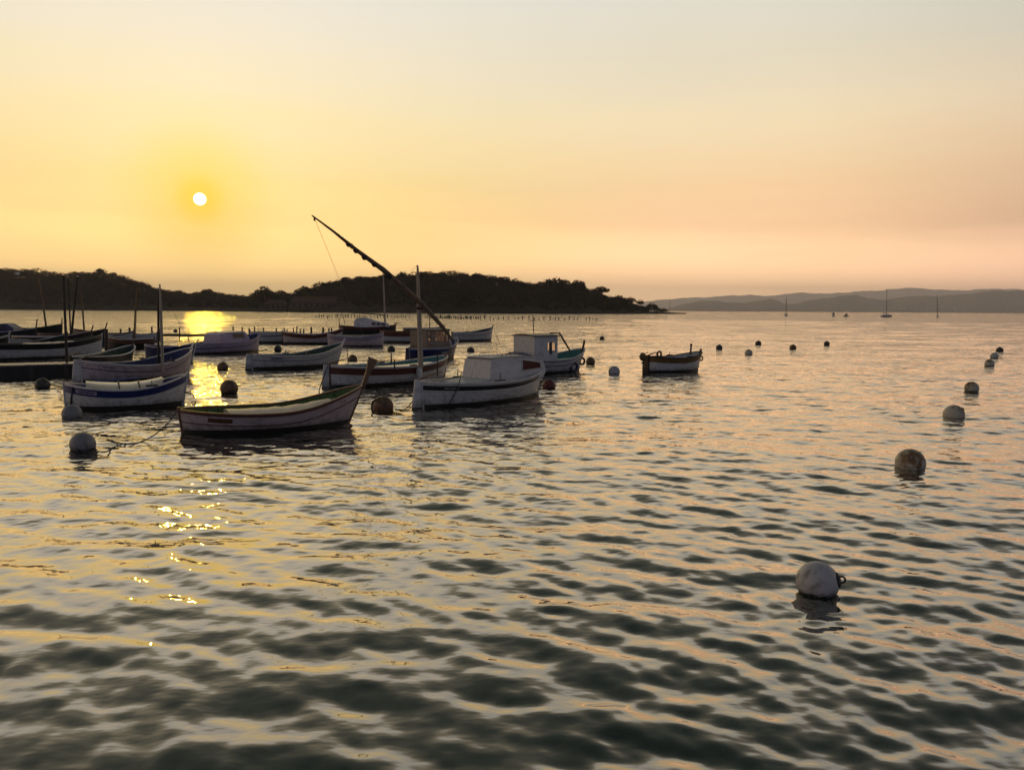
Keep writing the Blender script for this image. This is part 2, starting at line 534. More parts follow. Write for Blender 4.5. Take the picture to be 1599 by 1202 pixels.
def make_water():
    rs = [0.4]
    while rs[-1] < 260:
        r_ = rs[-1]
        rs.append(r_ + (0.028 + 0.0042 * max(0, r_ - 3.0)))
    while rs[-1] < 30000:
        rs.append(rs[-1] * 1.022)
    rs = np.array(rs)
    th_f = np.linspace(R(-43), R(43), 1150)
    left = np.linspace(R(-180), R(-43), 150)[:-1]
    right = np.linspace(R(43), R(180), 150)[1:]
    th = np.concatenate([left, th_f, right])
    nr, nt_ = len(rs), len(th)
    RR, TT = np.meshgrid(rs, th, indexing='ij')
    X, Y = RR * np.sin(TT), RR * np.cos(TT)
    dr = np.gradient(rs)[:, None]
    dth = np.gradient(th)[None, :]
    spacing = np.maximum(dr, np.minimum(RR * dth, 4 * dr))
    Z = np.zeros_like(X)
    kept = np.zeros_like(X)
    tot = 0.0
    rng = np.random.default_rng(5)
    # patches of calmer and more ruffled water
    P = 0.5 + 0.5 * np.sin(X * 0.11 + 0.9 * np.sin(Y * 0.07) + 0.6) * np.sin(Y * 0.083 + 1.1 * np.sin(X * 0.05) + 2.0)
    side = 1 / (1 + np.exp(-(X / np.maximum(Y, 1.0) - 0.10) / 0.12)) * (Y > 0)
    ruff = np.clip(0.30 + 0.40 * P + 0.65 * side + 0.25 * np.clip((Y - 12) / 25, 0, 1), 0.25, 1.5)
    def add(lam, slope, dirang, w=None):
        nonlocal Z, kept, tot
        k = 2 * math.pi / lam
        dx, dy = math.sin(dirang), math.cos(dirang)
        fade = np.clip((lam / spacing - 2.5) / 3.0, 0, 1)
        ph = k * (X * dx + Y * dy) + rng.uniform(0, 6.283)
        # slow bending of the crests so the pattern does not read as a grid
        ph = ph + 0.9 * np.sin(X * 0.31 / lam ** 0.5 + rng.uniform(0, 6.28)) + 0.7 * np.sin(Y * 0.27 / lam ** 0.5 + rng.uniform(0, 6.28))
        a = slope / k
        wv = np.sin(ph)
        wv = wv + 0.22 * np.cos(2 * ph)          # slightly sharper crests
        c_ = a * wv * fade
        if w is not None:
            c_ = c_ * w
        Z += c_
        kept += fade * slope ** 2
        tot += slope ** 2
    base = R(203)    # the swell runs toward the quay, a little to the left
    for i in range(8):
        add(rng.uniform(4.0, 14.0), 0.008, base + rng.normal(0, 0.6))
    for i in range(9):
        add(rng.uniform(1.3, 2.8), 0.009, base + rng.normal(0.08, 0.28))
    for i in range(22):
        add(rng.uniform(0.42, 1.02), 0.0225, base + rng.normal(0, 0.46))
    for i in range(16):
        add(rng.uniform(0.24, 0.48), 0.024, base + rng.normal(0.1, 0.6), ruff)
    for i in range(20):
        add(rng.uniform(0.12, 0.28), 0.019, base + rng.normal(0.15, 0.7), ruff ** 1.6)
    verts = np.stack([X, Y, Z], -1).reshape(-1, 3)
    i0 = np.arange(nr - 1)[:, None] * nt_ + np.arange(nt_ - 1)[None, :]
    q = np.stack([i0, i0 + nt_, i0 + nt_ + 1, i0 + 1], -1).reshape(-1, 4)
    # fill the small disc under the viewer
    o = fast_mesh('water', verts, q[:, ::-1], water_material(), smooth=True)
    att = o.data.attributes.new('far_share', 'FLOAT', 'POINT')
    far = np.clip(1 - kept / tot, 0, 1)
    att.data.foreach_set('value', far.astype(np.float32).ravel())
    o['kind'] = 'structure'
    return o
make_water()

# ------------------------------------------------------------------ island
SKYL = [(-120, 419), (-60, 417), (0, 418), (30, 419), (60, 421), (75, 424), (95, 426), (115, 423), (140, 422), (165, 422), (185, 427), (200, 431), (207, 437),
        (225, 440), (245, 448), (255, 451), (270, 452), (283, 455), (297, 458), (310, 455), (325, 452), (345, 458), (360, 460), (375, 459), (385, 463),
        (400, 458), (425, 458), (445, 458), (465, 455), (485, 450), (500, 441), (520, 438), (545, 433), (580, 430), (620, 428), (650, 425), (690, 423), (720, 425),
        (740, 428), (770, 428), (790, 434), (810, 436), (830, 441), (845, 440), (870, 438), (890, 440), (912, 446), (935, 455), (955, 463), (975, 467), (992, 473),
        (1010, 479), (1030, 481), (1045, 484), (1060, 486.5), (1072, 489)]
SHORE = [(-120, 840), (0, 830), (320, 750), (500, 645), (640, 585), (850, 620), (1000, 700), (1072, 760)]
def ip(tab, x):
    return float(np.interp(x, [a for a, _ in tab], [b for _, b in tab]))
def tree_px(x):       # tree height in photo pixels left above the bare ground
    return float(np.interp(x, [-120, 200, 260, 400, 480, 900, 960, 1000, 1072], [16, 15, 11, 12, 15, 16, 12, 8, 1]))

TER_X = np.arange(-120, 1073, 4.0)
TER_V = np.array([-0.10, 0.0, 0.015, 0.05, 0.15, 0.3, 0.45, 0.6, 0.75, 0.9, 1.0, 1.15, 1.5, 2.2])
DEPTH = 130.0
def ridge_z(x):
    d = ip(SHORE, x) + DEPTH
    return max(0.5, at_d(x, ip(SKYL, x) + tree_px(x), d).z)
RZ = np.array([ridge_z(x) for x in TER_X])
RZ = np.convolve(np.pad(RZ, 4, mode='edge'), np.ones(9) / 9, mode='valid')
def ter(x, v):
    d = ip(SHORE, x) + DEPTH * v
    p = at_d(x, 480, d)
    rz = float(np.interp(x, TER_X, RZ))
    if v <= 0:
        z = -1.5 if v < 0 else -0.2
    elif v <= 1:
        z = 1.0 + (rz - 1.0) * (v ** 0.8) if rz > 1 else rz
        z = z if v > 0.014 else 0.9
        z += 0.6 * math.sin(x * 0.13 + v * 9) * min(1, v * 4) * min(1, rz / 8)
    else:
        z = rz * max(-0.1, 1 - ((v - 1) / 1.0) ** 1.5)
    return Vector((p.x, p.y, z))
mb = MB()
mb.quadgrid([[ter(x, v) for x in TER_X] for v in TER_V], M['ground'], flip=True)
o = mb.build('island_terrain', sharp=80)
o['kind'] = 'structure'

def crown_cloud(centres, radii, n_each, leaf, squash=0.75, rng=RNG):
    """leaf-sized faces spread through ellipsoidal clumps, thicker toward the outside"""
    V, F = [], []
    total = 0
    for (cx, cy, cz), r_, n in zip(centres, radii, n_each):
        d = rng.normal(size=(n, 3))
        d /= np.linalg.norm(d, axis=1)[:, None]
        rad = r_ * rng.uniform(0.35, 1.0, size=(n, 1)) ** 0.5
        p = d * rad * np.array([1, 1, squash]) + np.array([cx, cy, cz])
        u = rng.normal(size=(n, 3))
        u /= np.linalg.norm(u, axis=1)[:, None]
        w = np.cross(u, d + 0.3 * rng.normal(size=(n, 3)))
        w /= np.linalg.norm(w, axis=1)[:, None] + 1e-9
        s = leaf * rng.uniform(0.6, 1.3, size=(n, 1))
        V.append(np.stack([p - u * s, p + w * s * 0.7, p + u * s, p - w * s * 0.7], 1).reshape(-1, 3))
        F.append(np.arange(total, total + 4 * n).reshape(-1, 4))
        total += 4 * n
    return np.concatenate(V), np.concatenate(F)

# the wood that covers the island as one mass
cs, rd, ne = [], [], []
rs_ = random.Random(3)
for i in range(4200):
    x = rs_.uniform(-118, 1012)
    v = rs_.uniform(0.04, 1.12) ** 0.9
    if 405 < x < 545 and v < 0.16:
        continue
    b = ter(x, v)
    hgt = tree_px(x) * (ip(SHORE, x) + DEPTH) / FPX * rs_.uniform(0.55, 1.0)
    if v < 0.15:
        hgt *= 0.6
    r_ = hgt * rs_.uniform(0.42, 0.6)
    for k in range(2):
        cs.append((b.x + rs_.uniform(-.5, .5) * r_, b.y + rs_.uniform(-.5, .5) * r_, b.z + hgt - r_ * rs_.uniform(0.6, 1.0)))
        rd.append(r_ * rs_.uniform(0.7, 1.0))
        ne.append(34)
x = -118.0
while x < 985:          # the trees along the crest make the skyline
    d = ip(SHORE, x) + DEPTH * 0.98
    base = ter(x, 0.98)
    top = at_d(x, ip(SKYL, x) + rs_.uniform(-2.5, 2.5), d)
    hgt = max(2.0, top.z - base.z)
    r_ = max(1.6, min(5.5, hgt * rs_.uniform(0.36, 0.60)))
    for k in range(3):
        cs.append((base.x + rs_.uniform(-.8, .8) * r_, base.y + rs_.uniform(-.5, .5) * r_, top.z - r_ * rs_.uniform(0.55, 0.85)))
        rd.append(r_ * rs_.uniform(0.75, 1.0))
        ne.append(115)
    for k in range(3):
        cs.append((base.x + rs_.uniform(-1.2, 1.2) * r_, base.y + rs_.uniform(-.8, .8) * r_, base.z + hgt * rs_.uniform(.15, .5)))
        rd.append(r_ * rs_.uniform(0.8, 1.1))
        ne.append(75)
    x += rs_.uniform(5.0, 11.0)
Vv, Ff = crown_cloud(cs, rd, ne, 0.62)
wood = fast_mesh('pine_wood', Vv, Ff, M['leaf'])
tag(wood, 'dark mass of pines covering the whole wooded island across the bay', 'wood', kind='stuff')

def pine(label, px, top, dist, wpx, squash=0.62, lobes=7, trunk_show=0.35, lean=0.0, name='pine_tree', low=False):
    """a single pine that stands out: tapered trunk with limbs, crown of several clumps"""
    ppm = FPX / dist
    tp = at_d(px, top, dist)
    sx = px
    gz = 0.6
    for v_ in np.linspace(0, 1.2, 40):
        q = ter(min(px, 1070), v_)
        if q.y >= dist:
            gz = q.z
            break
    hgt = max(1.2, tp.z - gz)
    rc = wpx / ppm / 2
    e = empty(name, (tp.x - lean * hgt, tp.y, gz), 0, label, 'tree', None)
    rr = random.Random(int(px * 7 + top))
    t_ = MB()
    cz = hgt - rc * squash
    tr = max(0.16, hgt * 0.028)
    t_.tube([(0, 0, -0.6), (lean * hgt * .35, 0, hgt * .3), (lean * hgt * .7 + rr.uniform(-.1, .1), 0, hgt * .6), (lean * hgt, 0, max(hgt * .8, cz))], [tr * 1.3, tr, tr * .8, tr * .5], M['bark'], 7)
    centres, radii, ns = [], [], []
    for k in range(lobes):
        a = 6.283 * k / lobes + rr.uniform(-.4, .4)
        q = rr.uniform(0.35, 0.68) * rc
        c_ = (lean * hgt + math.cos(a) * q, math.sin(a) * q, cz + rr.uniform(-.35, .25) * rc * squash)
        centres.append(c_); radii.append(rc * rr.uniform(0.36, 0.52)); ns.append(85)
        t_.tube([(lean * hgt * .75, 0, hgt * (0.5 + .1 * rr.random())), ((lean * hgt + c_[0]) / 2, c_[1] / 2, (hgt * .6 + c_[2]) / 2), c_], [tr * .5, tr * .35, tr * .15], M['bark'], 5)
    centres.append((lean * hgt, 0, cz + rc * squash * .35)); radii.append(rc * .55); ns.append(120)
    if low:
        for k in range(6):
            a = rr.uniform(0, 6.28)
            centres.append((math.cos(a) * rc * .8, math.sin(a) * rc * .6, hgt * rr.uniform(.1, .4))); radii.append(rc * rr.uniform(.4, .55)); ns.append(70)
    t_.build('trunk', e)
    Vq, Fq = crown_cloud(centres, radii, ns, max(0.3, rc * 0.085), squash, np.random.default_rng(int(px)))
    cr = fast_mesh('crown', Vq, Fq, M['leaf'])
    cr.parent = e
    return e
pine('flat topped pine alone above the skyline at the far left crest', 156, 418.5, 945, 13, 0.5, low=True, lobes=6)
pine('large round pine rising left of the two shore houses', 413, 445, 740, 36, 0.7, 9, low=True)
pine('smaller round pine just right of the large one by the shore houses', 438, 452, 735, 22, 0.6, low=True)
pine('wide pine standing behind the long shore house', 476, 445.5, 720, 34, 0.55, 8, low=True)
pine('small pine on the low skyline right of the setting sun', 325, 450, 850, 26, 0.5, low=True)
pine('broad domed pine topping the right hand crest of the island', 868, 431.5, 720, 46, 0.55, 9, low=True)
pine('low spreading pine next to the broad domed pine on the crest', 902, 436, 730, 34, 0.55, 8, low=True)
pine('leaning umbrella pine with gaps under its crown, before the point', 938, 446, 740, 30, 0.5, 8, lean=0.10, low=True)
pine('small pine under the leaning umbrella pine on the slope', 966, 460, 745, 26, 0.5, low=True)
pine('pine left of the gap near the tip of the island', 984, 463, 748, 20, 0.6, low=True)
pine('slim pine on the right edge of the gap near the tip', 1000, 467, 752, 14, 0.8, low=True)
pine('round dark bush like pine closest to the tip of the island', 1018, 471.5, 762, 22, 0.6, low=True)
pine('low shrub on the very tip of the island', 1036, 480.5, 772, 17, 0.5, 5, name='shore_shrub')

def house(label, x0, x1, ytop, ybase, dist, hip=True, nwin=5):
    a, b = at_d(x0, ybase, dist), at_d(x1, ybase, dist)
    top = at_d((x0 + x1) / 2, ytop, dist).z
    z0 = ter((x0 + x1) / 2, 0.06).z - 0.4
    w = b.x - a.x
    dp = 9.0
    e = empty('shore_house', ((a.x + b.x) / 2, dist + dp / 2, z0), 0, label, 'house')
    hw = (top - z0) * 0.58
    wl = MB(); wl.box((-w / 2 + .4, -dp / 2 + .4, -1.0), (w / 2 - .4, dp / 2 - .4, hw), M['stone']); wl.build('wall', e)
    rf = MB()
    ht = top - z0
    ins = dp / 2 * (0.8 if hip else 0.02)
    b0 = len(rf.v)
    rf.v += [(-w / 2, -dp / 2, hw), (w / 2, -dp / 2, hw), (w / 2, dp / 2, hw), (-w / 2, dp / 2, hw), (-w / 2 + ins, 0, ht), (w / 2 - ins, 0, ht)]
    for q in ((0, 1, 5, 4), (2, 3, 4, 5), (1, 2, 5), (3, 0, 4), (3, 2, 1, 0)):
        rf.poly([b0 + i for i in q], M['tile'])
    rf.build('roof', e)
    for k in range(nwin):
        xx = -w / 2 + w * (k + .8) / (nwin + .6)
        wn = MB(); wn.box((xx, -dp / 2 + .33, hw * .35), (xx + 1.1, -dp / 2 + .5, hw * .75), M['dark_glass']); wn.build('window', e)
house('small shore house with a pitched roof, left of the longer one', 411, 447, 468, 482, 668, True, 4)
house('long low shore house with a tiled roof below the pines', 451, 538, 463, 482, 655, True, 9)

# ------------------------------------------------------------------ far hills and town
def hills(name, prof, dist, depth, amp, seed):
    xs = np.arange(prof[0][0], prof[-1][0] + 1, 3.0)
    rr = random.Random(seed)
    ph = [rr.uniform(0, 6.28) for _ in range(8)]
    rows = []
    for v in (0.0, 0.03, 0.12, 0.25, 0.4, 0.55, 0.7, 0.85, 1.0, 1.25, 1.8):
        row = []
        for x in xs:
            d = dist + depth * v
            p = at_d(x, 480, d)
            z = at_d(x, ip(prof, x) + 0.5 * math.sin(x * .11 + ph[0]) + 0.35 * math.sin(x * .23 + ph[1]) + .25 * math.sin(x * .47 + ph[2]), dist + depth).z
            z = max(z, 2.0)
            if v <= 1:
                h = z * v ** 0.75
                h += amp * math.sin(x * .035 + v * 7 + ph[3]) * math.sin(x * .021 - v * 5 + ph[4]) * 4 * v * (1 - v)
                if v == 0:
                    h = -3
            else:
                h = z * max(-0.05, 1 - ((v - 1) / .8) ** 1.3 * 1.05)
            row.append((p.x, p.y, h))
        rows.append(row)
    mb = MB()
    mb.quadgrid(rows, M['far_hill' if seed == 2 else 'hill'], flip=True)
    o = mb.build(name, sharp=80)
    o['kind'] = 'structure'
HILL_FAR = [(985, 478), (1010, 471), (1040, 467), (1075, 465), (1110, 463.5), (1150, 461), (1170, 460), (1195, 463), (1215, 460), (1250, 457), (1300, 458.5), (1345, 454), (1365, 455), (1390, 451),
            (1430, 449.5), (1470, 453), (1510, 453), (1555, 450.5), (1610, 453), (1660, 451)]
HILL_NEAR = [(1035, 488), (1045, 481), (1065, 475), (1095, 470), (1115, 469), (1140, 473), (1165, 472.5), (1200, 466.5), (1212, 468.5), (1226, 475), (1250, 472.5), (1275, 467), (1310, 463),
             (1335, 460.5), (1360, 466), (1380, 469), (1410, 463), (1460, 462), (1500, 460), (1540, 455), (1599, 453), (1660, 454)]
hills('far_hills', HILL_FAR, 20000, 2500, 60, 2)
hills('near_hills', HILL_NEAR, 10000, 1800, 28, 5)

first = None
rr = random.Random(21)
def town_mesh():
    m_ = MB()
    m_.box((-6, -5, -5), (6, 5, 6), M['town'])
    b = len(m_.v)
    m_.v += [(-6.4, -5.4, 6), (6.4, -5.4, 6), (6.4, 5.4, 6), (-6.4, 5.4, 6), (-6.4, 0, 8.4), (6.4, 0, 8.4)]
    for q in ((0, 1, 5, 4), (2, 3, 4, 5), (1, 2, 5), (3, 0, 4)):
        m_.poly([b + i for i in q], M['tile'])
    return m_
def hill_point(prof, x, dist, depth, v):
    d = dist + depth * v
    z = max(2.0, at_d(x, ip(prof, x), dist + depth).z) * v ** .75
    p = at_d(x, 480, d)
    return Vector((p.x, p.y, z + 1))
for i in range(64):
    x = rr.choice([rr.uniform(1372, 1460), rr.uniform(1390, 1450), rr.uniform(1470, 1530), rr.uniform(1535, 1605)])
    p = hill_point(HILL_NEAR, x, 10000, 1800, rr.uniform(0.03, 0.32))
    if first is None:
        o = town_mesh().build('town_house')
        first = o
    else:
        o = first.copy()
        COL.objects.link(o)
    o.location = p
    o.rotation_euler = (0, 0, rr.uniform(-.6, .6))
    s = rr.uniform(1.2, 2.4)
    o.scale = (s * rr.uniform(.8, 1.8), s, s * rr.uniform(.6, 1.1))
    tag(o, 'tiny pale house of the hazy town on the far hillside', 'house', 'houses of the far hillside town')

# ------------------------------------------------------------------ the air
HAZE_D = 6.8e-5
m = bpy.data.materials.new('haze_air')
m.use_nodes = True
t = m.node_tree
t.nodes.clear()
o_ = t.nodes.new('ShaderNodeOutputMaterial')
pv = t.nodes.new('ShaderNodeVolumePrincipled')
pv.inputs['Color'].default_value = (1.0, 0.93, 0.93, 1)
pv.inputs['Density'].default_value = HAZE_D
pv.inputs['Anisotropy'].default_value = 0.4
t.links.new(pv.outputs[0], o_.inputs['Volume'])
mb = MB()
mb.box((-19500, -400, -8), (19500, 27500, 840), m)
hz = mb.build('haze')
hz['kind'] = 'stuff'
hz['label'] = 'thin warm evening haze over the bay and hills'
# ------------------------------------------------------------------ boats
class Boat:
    """A small double-ended fishing boat. Local axes: +x bow, +y port, z = 0 at the waterline."""
    def __init__(self, label, stern, bow, beam, fs, fm, fb, cat='boat', group=None, name='fishing_boat',
                 rb=0.25, rs=0.05, dead=None, keel=0.38, fullness=0.7, transom=0.0):
        s, b = Vector((stern[0], stern[1], 0)), Vector((bow[0], bow[1], 0))
        self.L = (b - s).length
        self.rz = math.atan2(b.y - s.y, b.x - s.x)
        mid = (s + b) / 2
        self.B, self.fs, self.fm, self.fb, self.rb, self.rs, self.keel, self.ex, self.tr = beam, fs, fm, fb, rb, rs, keel, fullness, transom
        self.e = empty(name, (mid.x, mid.y, 0), self.rz, label, cat, group)
        self.M = Matrix.Translation((mid.x, mid.y, 0)) @ Matrix.Rotation(self.rz, 4, 'Z')
        self.Mi = self.M.inverted()
        self.ts = [math.sin(a) for a in np.linspace(-math.pi / 2, math.pi / 2, 41)]
    def half(self, t):
        if t < 0 and self.tr > 0:
            return self.B / 2 * (self.tr + (1 - self.tr) * max(0.0, 1 - abs(t) ** 2.2) ** 0.8)
        return self.B / 2 * max(0.0, 1 - abs(t) ** 2.3) ** self.ex
    def sheer(self, t):
        return self.fm + (self.fb - self.fm) * max(t, 0) ** 2.1 + (self.fs - self.fm) * max(-t, 0) ** 2.0
    def x_at(self, t, z):
        zz = max(z, -0.1)
        return t * self.L / 2 + (self.rb * zz * max(t, 0) ** 3 if t > 0 else -self.rs * zz * abs(t) ** 3)
    def y_at(self, t, z):
        zs, zk = self.sheer(t), -self.keel
        u = min(1.0, max(0.0, (z - zk) / (zs - zk)))
        p = 0.42 + 0.55 * abs(t) ** 2.5
        if t < 0 and self.tr > 0:
            p = 0.42
        return self.half(t) * u ** p
    def pt(self, t, z, side, off=0.0):
        y = max(0.0, self.y_at(t, z) + off)
        return (self.x_at(t, z), side * y, z)
    flat = 0.5
    def deck_z(self, t, depth):
        return min(self.sheer(t) - 0.05, (self.sheer(t) - depth) * (1 - self.flat) + (self.fm - depth) * self.flat)
    def hull(self, bottom, side, bands):
        """bands: list of (depth below the sheer, colour from here up); topside colour below the first"""
        bands = sorted(bands, key=lambda q: -q[0])
        mb = MB()
        plank = []
        for sd in (1, -1):
            cols, mats = [], None
            for t in self.ts:
                zs = self.sheer(t)
                z, m = [-self.keel, -0.2, -0.1, 0.0, 0.12], [M[bottom]] * 4
                low = zs - (bands[0][0] if bands else 0)
                n = 5
                for k in range(1, n + 1):
                    z.append(0.12 + (low - 0.12) * k / n)
                    m.append(M[side])
                for i, (dpt, cm) in enumerate(bands):
                    top = zs - (bands[i + 1][0] if i + 1 < len(bands) else 0)
                    z.append(top)
                    m.append(M[cm])
                mats = m
                cols.append([self.pt(t, zz, sd) for zz in z])
                plank += [(zz + self.keel) / (zs + self.keel) for zz in z]
            mb.quadgrid(cols, mats, flip=(sd == 1))
        if self.tr > 0:
            t = -1
            zs = self.sheer(t)
            zz = [-self.keel, -0.2, 0.0, 0.09, zs * .5, zs]
            mb.quadgrid([[self.pt(t, z, 1) for z in zz], [self.pt(t, z, -1) for z in zz]], [M[bottom]] * 3 + [M[side]] * 2, flip=False)
        o = mb.build('hull', self.e, 50)
        at_ = o.data.attributes.new('plank', 'FLOAT', 'POINT')
        plank += [0.0] * (len(mb.v) - len(plank))
        at_.data.foreach_set('value', plank)
        return o
    def gunwale(self, m, w=0.07, h=0.05, name='gunwale'):
        mb = MB()
        for sd in (1, -1):
            rows = []
            for t in self.ts:
                zs = self.sheer(t)
                yo = self.y_at(t, zs)
                x = self.x_at(t, zs)
                yi = max(0.0, yo - w * 0.6)
                rows.append([(x, sd * (yo + w * .4), zs - h * .5), (x, sd * (yo + w * .4), zs + h * .5), (x, sd * yi, zs + h * .5), (x, sd * yi, zs - h * .5)])
            mb.quadgrid(rows, M[m], close=True, flip=(sd == -1))
        return mb.build(name, self.e, 40)
    def rail(self, depth, m, r_=0.018):
        mb = MB()
        for sd in (1, -1):
            mb.tube([self.pt(t, self.sheer(t) - depth, sd, 0.008) for t in self.ts], r_, M[m], 6)
        return mb.build('rubbing_strake', self.e)
    def bulwark(self, depth, m, t0=-1, t1=1):
        mb = MB()
        for sd in (1, -1):
            rows = []
            for t in self.ts:
                zs = self.sheer(t)
                zb = min(zs - .04, self.deck_z(t, depth - .06) - .06)
                rows.append([self.pt(t, zs - 0.02 + (zb - zs + .02) * k / 3, sd, -0.045) for k in range(4)])
            mb.quadgrid(rows, M[m], flip=(sd == -1))
        rb = mb
        # frames standing inside the planking
        for t in np.linspace(-0.8, 0.8, 13):
            zs = self.sheer(t)
            for sd in (1, -1):
                p, q = self.pt(t, zs - .03, sd, -.06), self.pt(t, self.deck_z(t, depth - .06) - .05, sd, -.06)
                rb.tube([p, q], 0.022, M[m], 4)
        return mb.build('bulwark', self.e, 40)
    def deck(self, depth, m, camber=0.04, name='deck', t0=-0.985, t1=0.985):
        mb = MB()
        rows = []
        for t in [q for q in self.ts if t0 <= q <= t1]:
            z = self.deck_z(t, depth)
            y = max(0.0, self.y_at(t, z) - 0.04)
            rows.append([(self.x_at(t, z), y * k / 4, z + camber * (1 - (k / 4) ** 2)) for k in range(-4, 5)])
        mb.quadgrid(rows, M[m], flip=False)
        return mb.build(name, self.e, 40)
    def stem(self, m, up=0.18, lean=0.25, w=0.07, thick=0.09, flare=0.0, name='stem_post', end=1):
        """post at the bow (end 1) or stern (end -1), following the raked end and standing above the sheer"""
        mb = MB()
        zs = self.sheer(end)
        zz = [-self.keel, 0.0, zs * .5, zs, zs + up * .5, zs + up]
        f, b_ = [], []
        for i, z in enumerate(zz):
            x = self.x_at(end, min(z, zs)) + (max(0, z - zs) * lean * end)
            ww = w * (0.8 if z > zs else 1.0) + (flare if i == len(zz) - 1 else 0) * 0.5 + (flare * .15 if i == len(zz) - 2 else 0)
            f.append((x + end * ww * .6, z)); b_.append((x - end * ww * .6, z))
        b0 = len(mb.v)
        rows = [[(x0, thick / 2, z0), (x1, thick / 2, z1), (x1, -thick / 2, z1), (x0, -thick / 2, z0)] for (x0, z0), (x1, z1) in zip(f, b_)]
        mb.quadgrid(rows, M[m], close=True, flip=(end == -1))
        mb.poly([b0 + 20, b0 + 21, b0 + 22, b0 + 23], M[m])
        return mb.build(name, self.e, 30)
    def rudder(self, m, w=0.32, top=None, tiller=True, bottom='bottom'):
        zs = self.sheer(-1)
        top = zs + 0.05 if top is None else top
        x = lambda z: self.x_at(-1, min(max(z, -.1), zs)) - 0.05
        mb = MB()
        mb.prism_xz([(x(top), top), (x(0.06), 0.06), (x(0.06) - w, 0.06), (x(top) - w * .62, top)], -0.022, 0.022, M[m])
        mb.prism_xz([(x(0.06), 0.06), (x(-.3), -0.35), (x(-.3) - w * 1.1, -0.35), (x(0.06) - w, 0.06)], -0.0222, 0.0222, M[bottom])
        r_ = mb.build('rudder', self.e)
        if tiller:
            t_ = MB()
            t_.tube([(x(top) - .1, 0, top - .02), (x(top) + .35, .02, top + .10), (x(top) + .95, .05, top + .17)], [.03, .026, .018], M['wood'], 6)
            t_.build('tiller', r_)
        return r_
    def hatch(self, t0, t1, wfrac, depth, m, h=0.12, camber=0.06, name='hatch_cover', folds=0.0, trim=None, wl=None):
        mb = MB()
        n = 14
        rows = []
        for i in range(n + 1):
            t = t0 + (t1 - t0) * i / n
            z = self.deck_z(t, depth)
            y = max(0.02, (self.half(t) - 0.07) * wfrac)
            x = self.x_at(t, z)
            fo = folds * math.sin(i * 2.1) + folds * .5 * math.sin(i * 3.7 + 1)
            rows.append([(x, y, z - .05)] + [(x, y * k / 5, z + h + camber * (1 - (k / 5) ** 2) + fo * (1 - .3 * abs(k / 5))) for k in range(5, -6, -1)] + [(x, -y, z - .05)])
        mb.quadgrid(rows, M[m], flip=True)
        b0 = 0
        k = len(rows[0])
        mb.poly(list(range(k)), M[m])
        mb.poly([n * k + i for i in range(k)][::-1], M[m])
        o = mb.build(name, self.e, 38)
        if trim:
            tm = MB()
            for sd in (0, -1):
                tm.tube([Vector(r_[sd]) + Vector((0, 0, .05)) for r_ in rows], 0.025, M[trim], 5)
            tm.build('coaming', o)
        return o
    def thwart(self, t, depth, m, w=0.2):
        z = self.sheer(t) - depth
        y = self.y_at(t, z) - 0.05
        x = self.x_at(t, z)
        mb = MB()
        mb.box((x - w / 2, -y, z), (x + w / 2, y, z + .035), M[m])
        return mb.build('thwart', self.e)
    def thole(self, t, m='dark_wood'):
        for sd in (1, -1):
            zs = self.sheer(t)
            x, y = self.x_at(t, zs), self.half(t)
            mb = MB()
            mb.box((x - .16, sd * (y - .02) - .045, zs + .02), (x + .16, sd * (y - .02) + .045, zs + .07), M[m])
            mb.tube([(x, sd * (y - .02), zs + .06), (x, sd * (y - .02), zs + .20)], .015, M['metal'], 6)
            mb.build('thole_block', self.e)
    def plate(self, t, depth, w, h, m, text_m, side=-1, label=None):
        """name plate on the topside with an unreadable painted line"""
        zs = self.sheer(t)
        mb = MB()
        rows = []
        n = 8
        for k in range(n + 1):
            tt = t + (w / self.L) * (k / n - .5) * 2
            rows.append([self.pt(tt, self.sheer(tt) - depth - h / 2, side, 0.010), self.pt(tt, self.sheer(tt) - depth + h / 2, side, 0.010)])
        mb.quadgrid(rows, M[m], flip=(side == 1))
        o = mb.build('name_plate', self.e)
        tx = MB()
        rr = random.Random(int(w * 1000))
        u = 0.12
        while u < 0.86:
            du = rr.uniform(.03, .06)
            t0, t1 = t + (w / self.L) * (u - .5) * 2, t + (w / self.L) * (u + du - .5) * 2
            hh = h * rr.uniform(.22, .34)
            r2 = [[self.pt(q, self.sheer(q) - depth - hh * .8, side, .014), self.pt(q, self.sheer(q) - depth + hh * .8, side, .014)] for q in (t0, t1)]
            tx.quadgrid(r2, M[text_m], flip=(side == 1))
            u += du + rr.uniform(.015, .03)
        tx.build('lettering', o)
        return o
    def w2l(self, p):
        return self.Mi @ Vector(p)
    def spar(self, name, pts_world, rads, m, parent=None, seg=8):
        mb = MB()
        mb.tube([self.w2l(p) for p in pts_world], rads, M[m], seg)
        return mb.build(name, parent or self.e)
    def cabin(self, prof, yb, yt, m, name='cabin'):
        mb = MB()
        mb.prism_xz(prof, -yb, yb, M[m], -yt, yt)
        return mb.build(name, self.e, 30)
    def panel(self, name, pts, thick, m, parent, side, frame=None):
        """a window pane (polygon in x-z) lying just proud of a cabin side; pts carry (x, y, z)"""
        mb = MB()
        b0 = len(mb.v)
        mb.v += [(x, side * y, z) for x, y, z in pts]
        mb.v += [(x, side * (y + thick), z) for x, y, z in pts]
        n = len(pts)
        mb.poly([b0 + n + i for i in range(n)], m)
        for i in range(n):
            j = (i + 1) % n
            mb.poly([b0 + i, b0 + j, b0 + n + j, b0 + n + i], m)
        o = mb.build(name, parent)
        if frame:
            fr = MB()
            P = [Vector((x, side * (y + thick), z)) for x, y, z in pts]
            for i in range(n):
                fr.tube([P[i], P[(i + 1) % n]], .016, M[frame], 5)
            fr.build('window_frame', o)
        return o
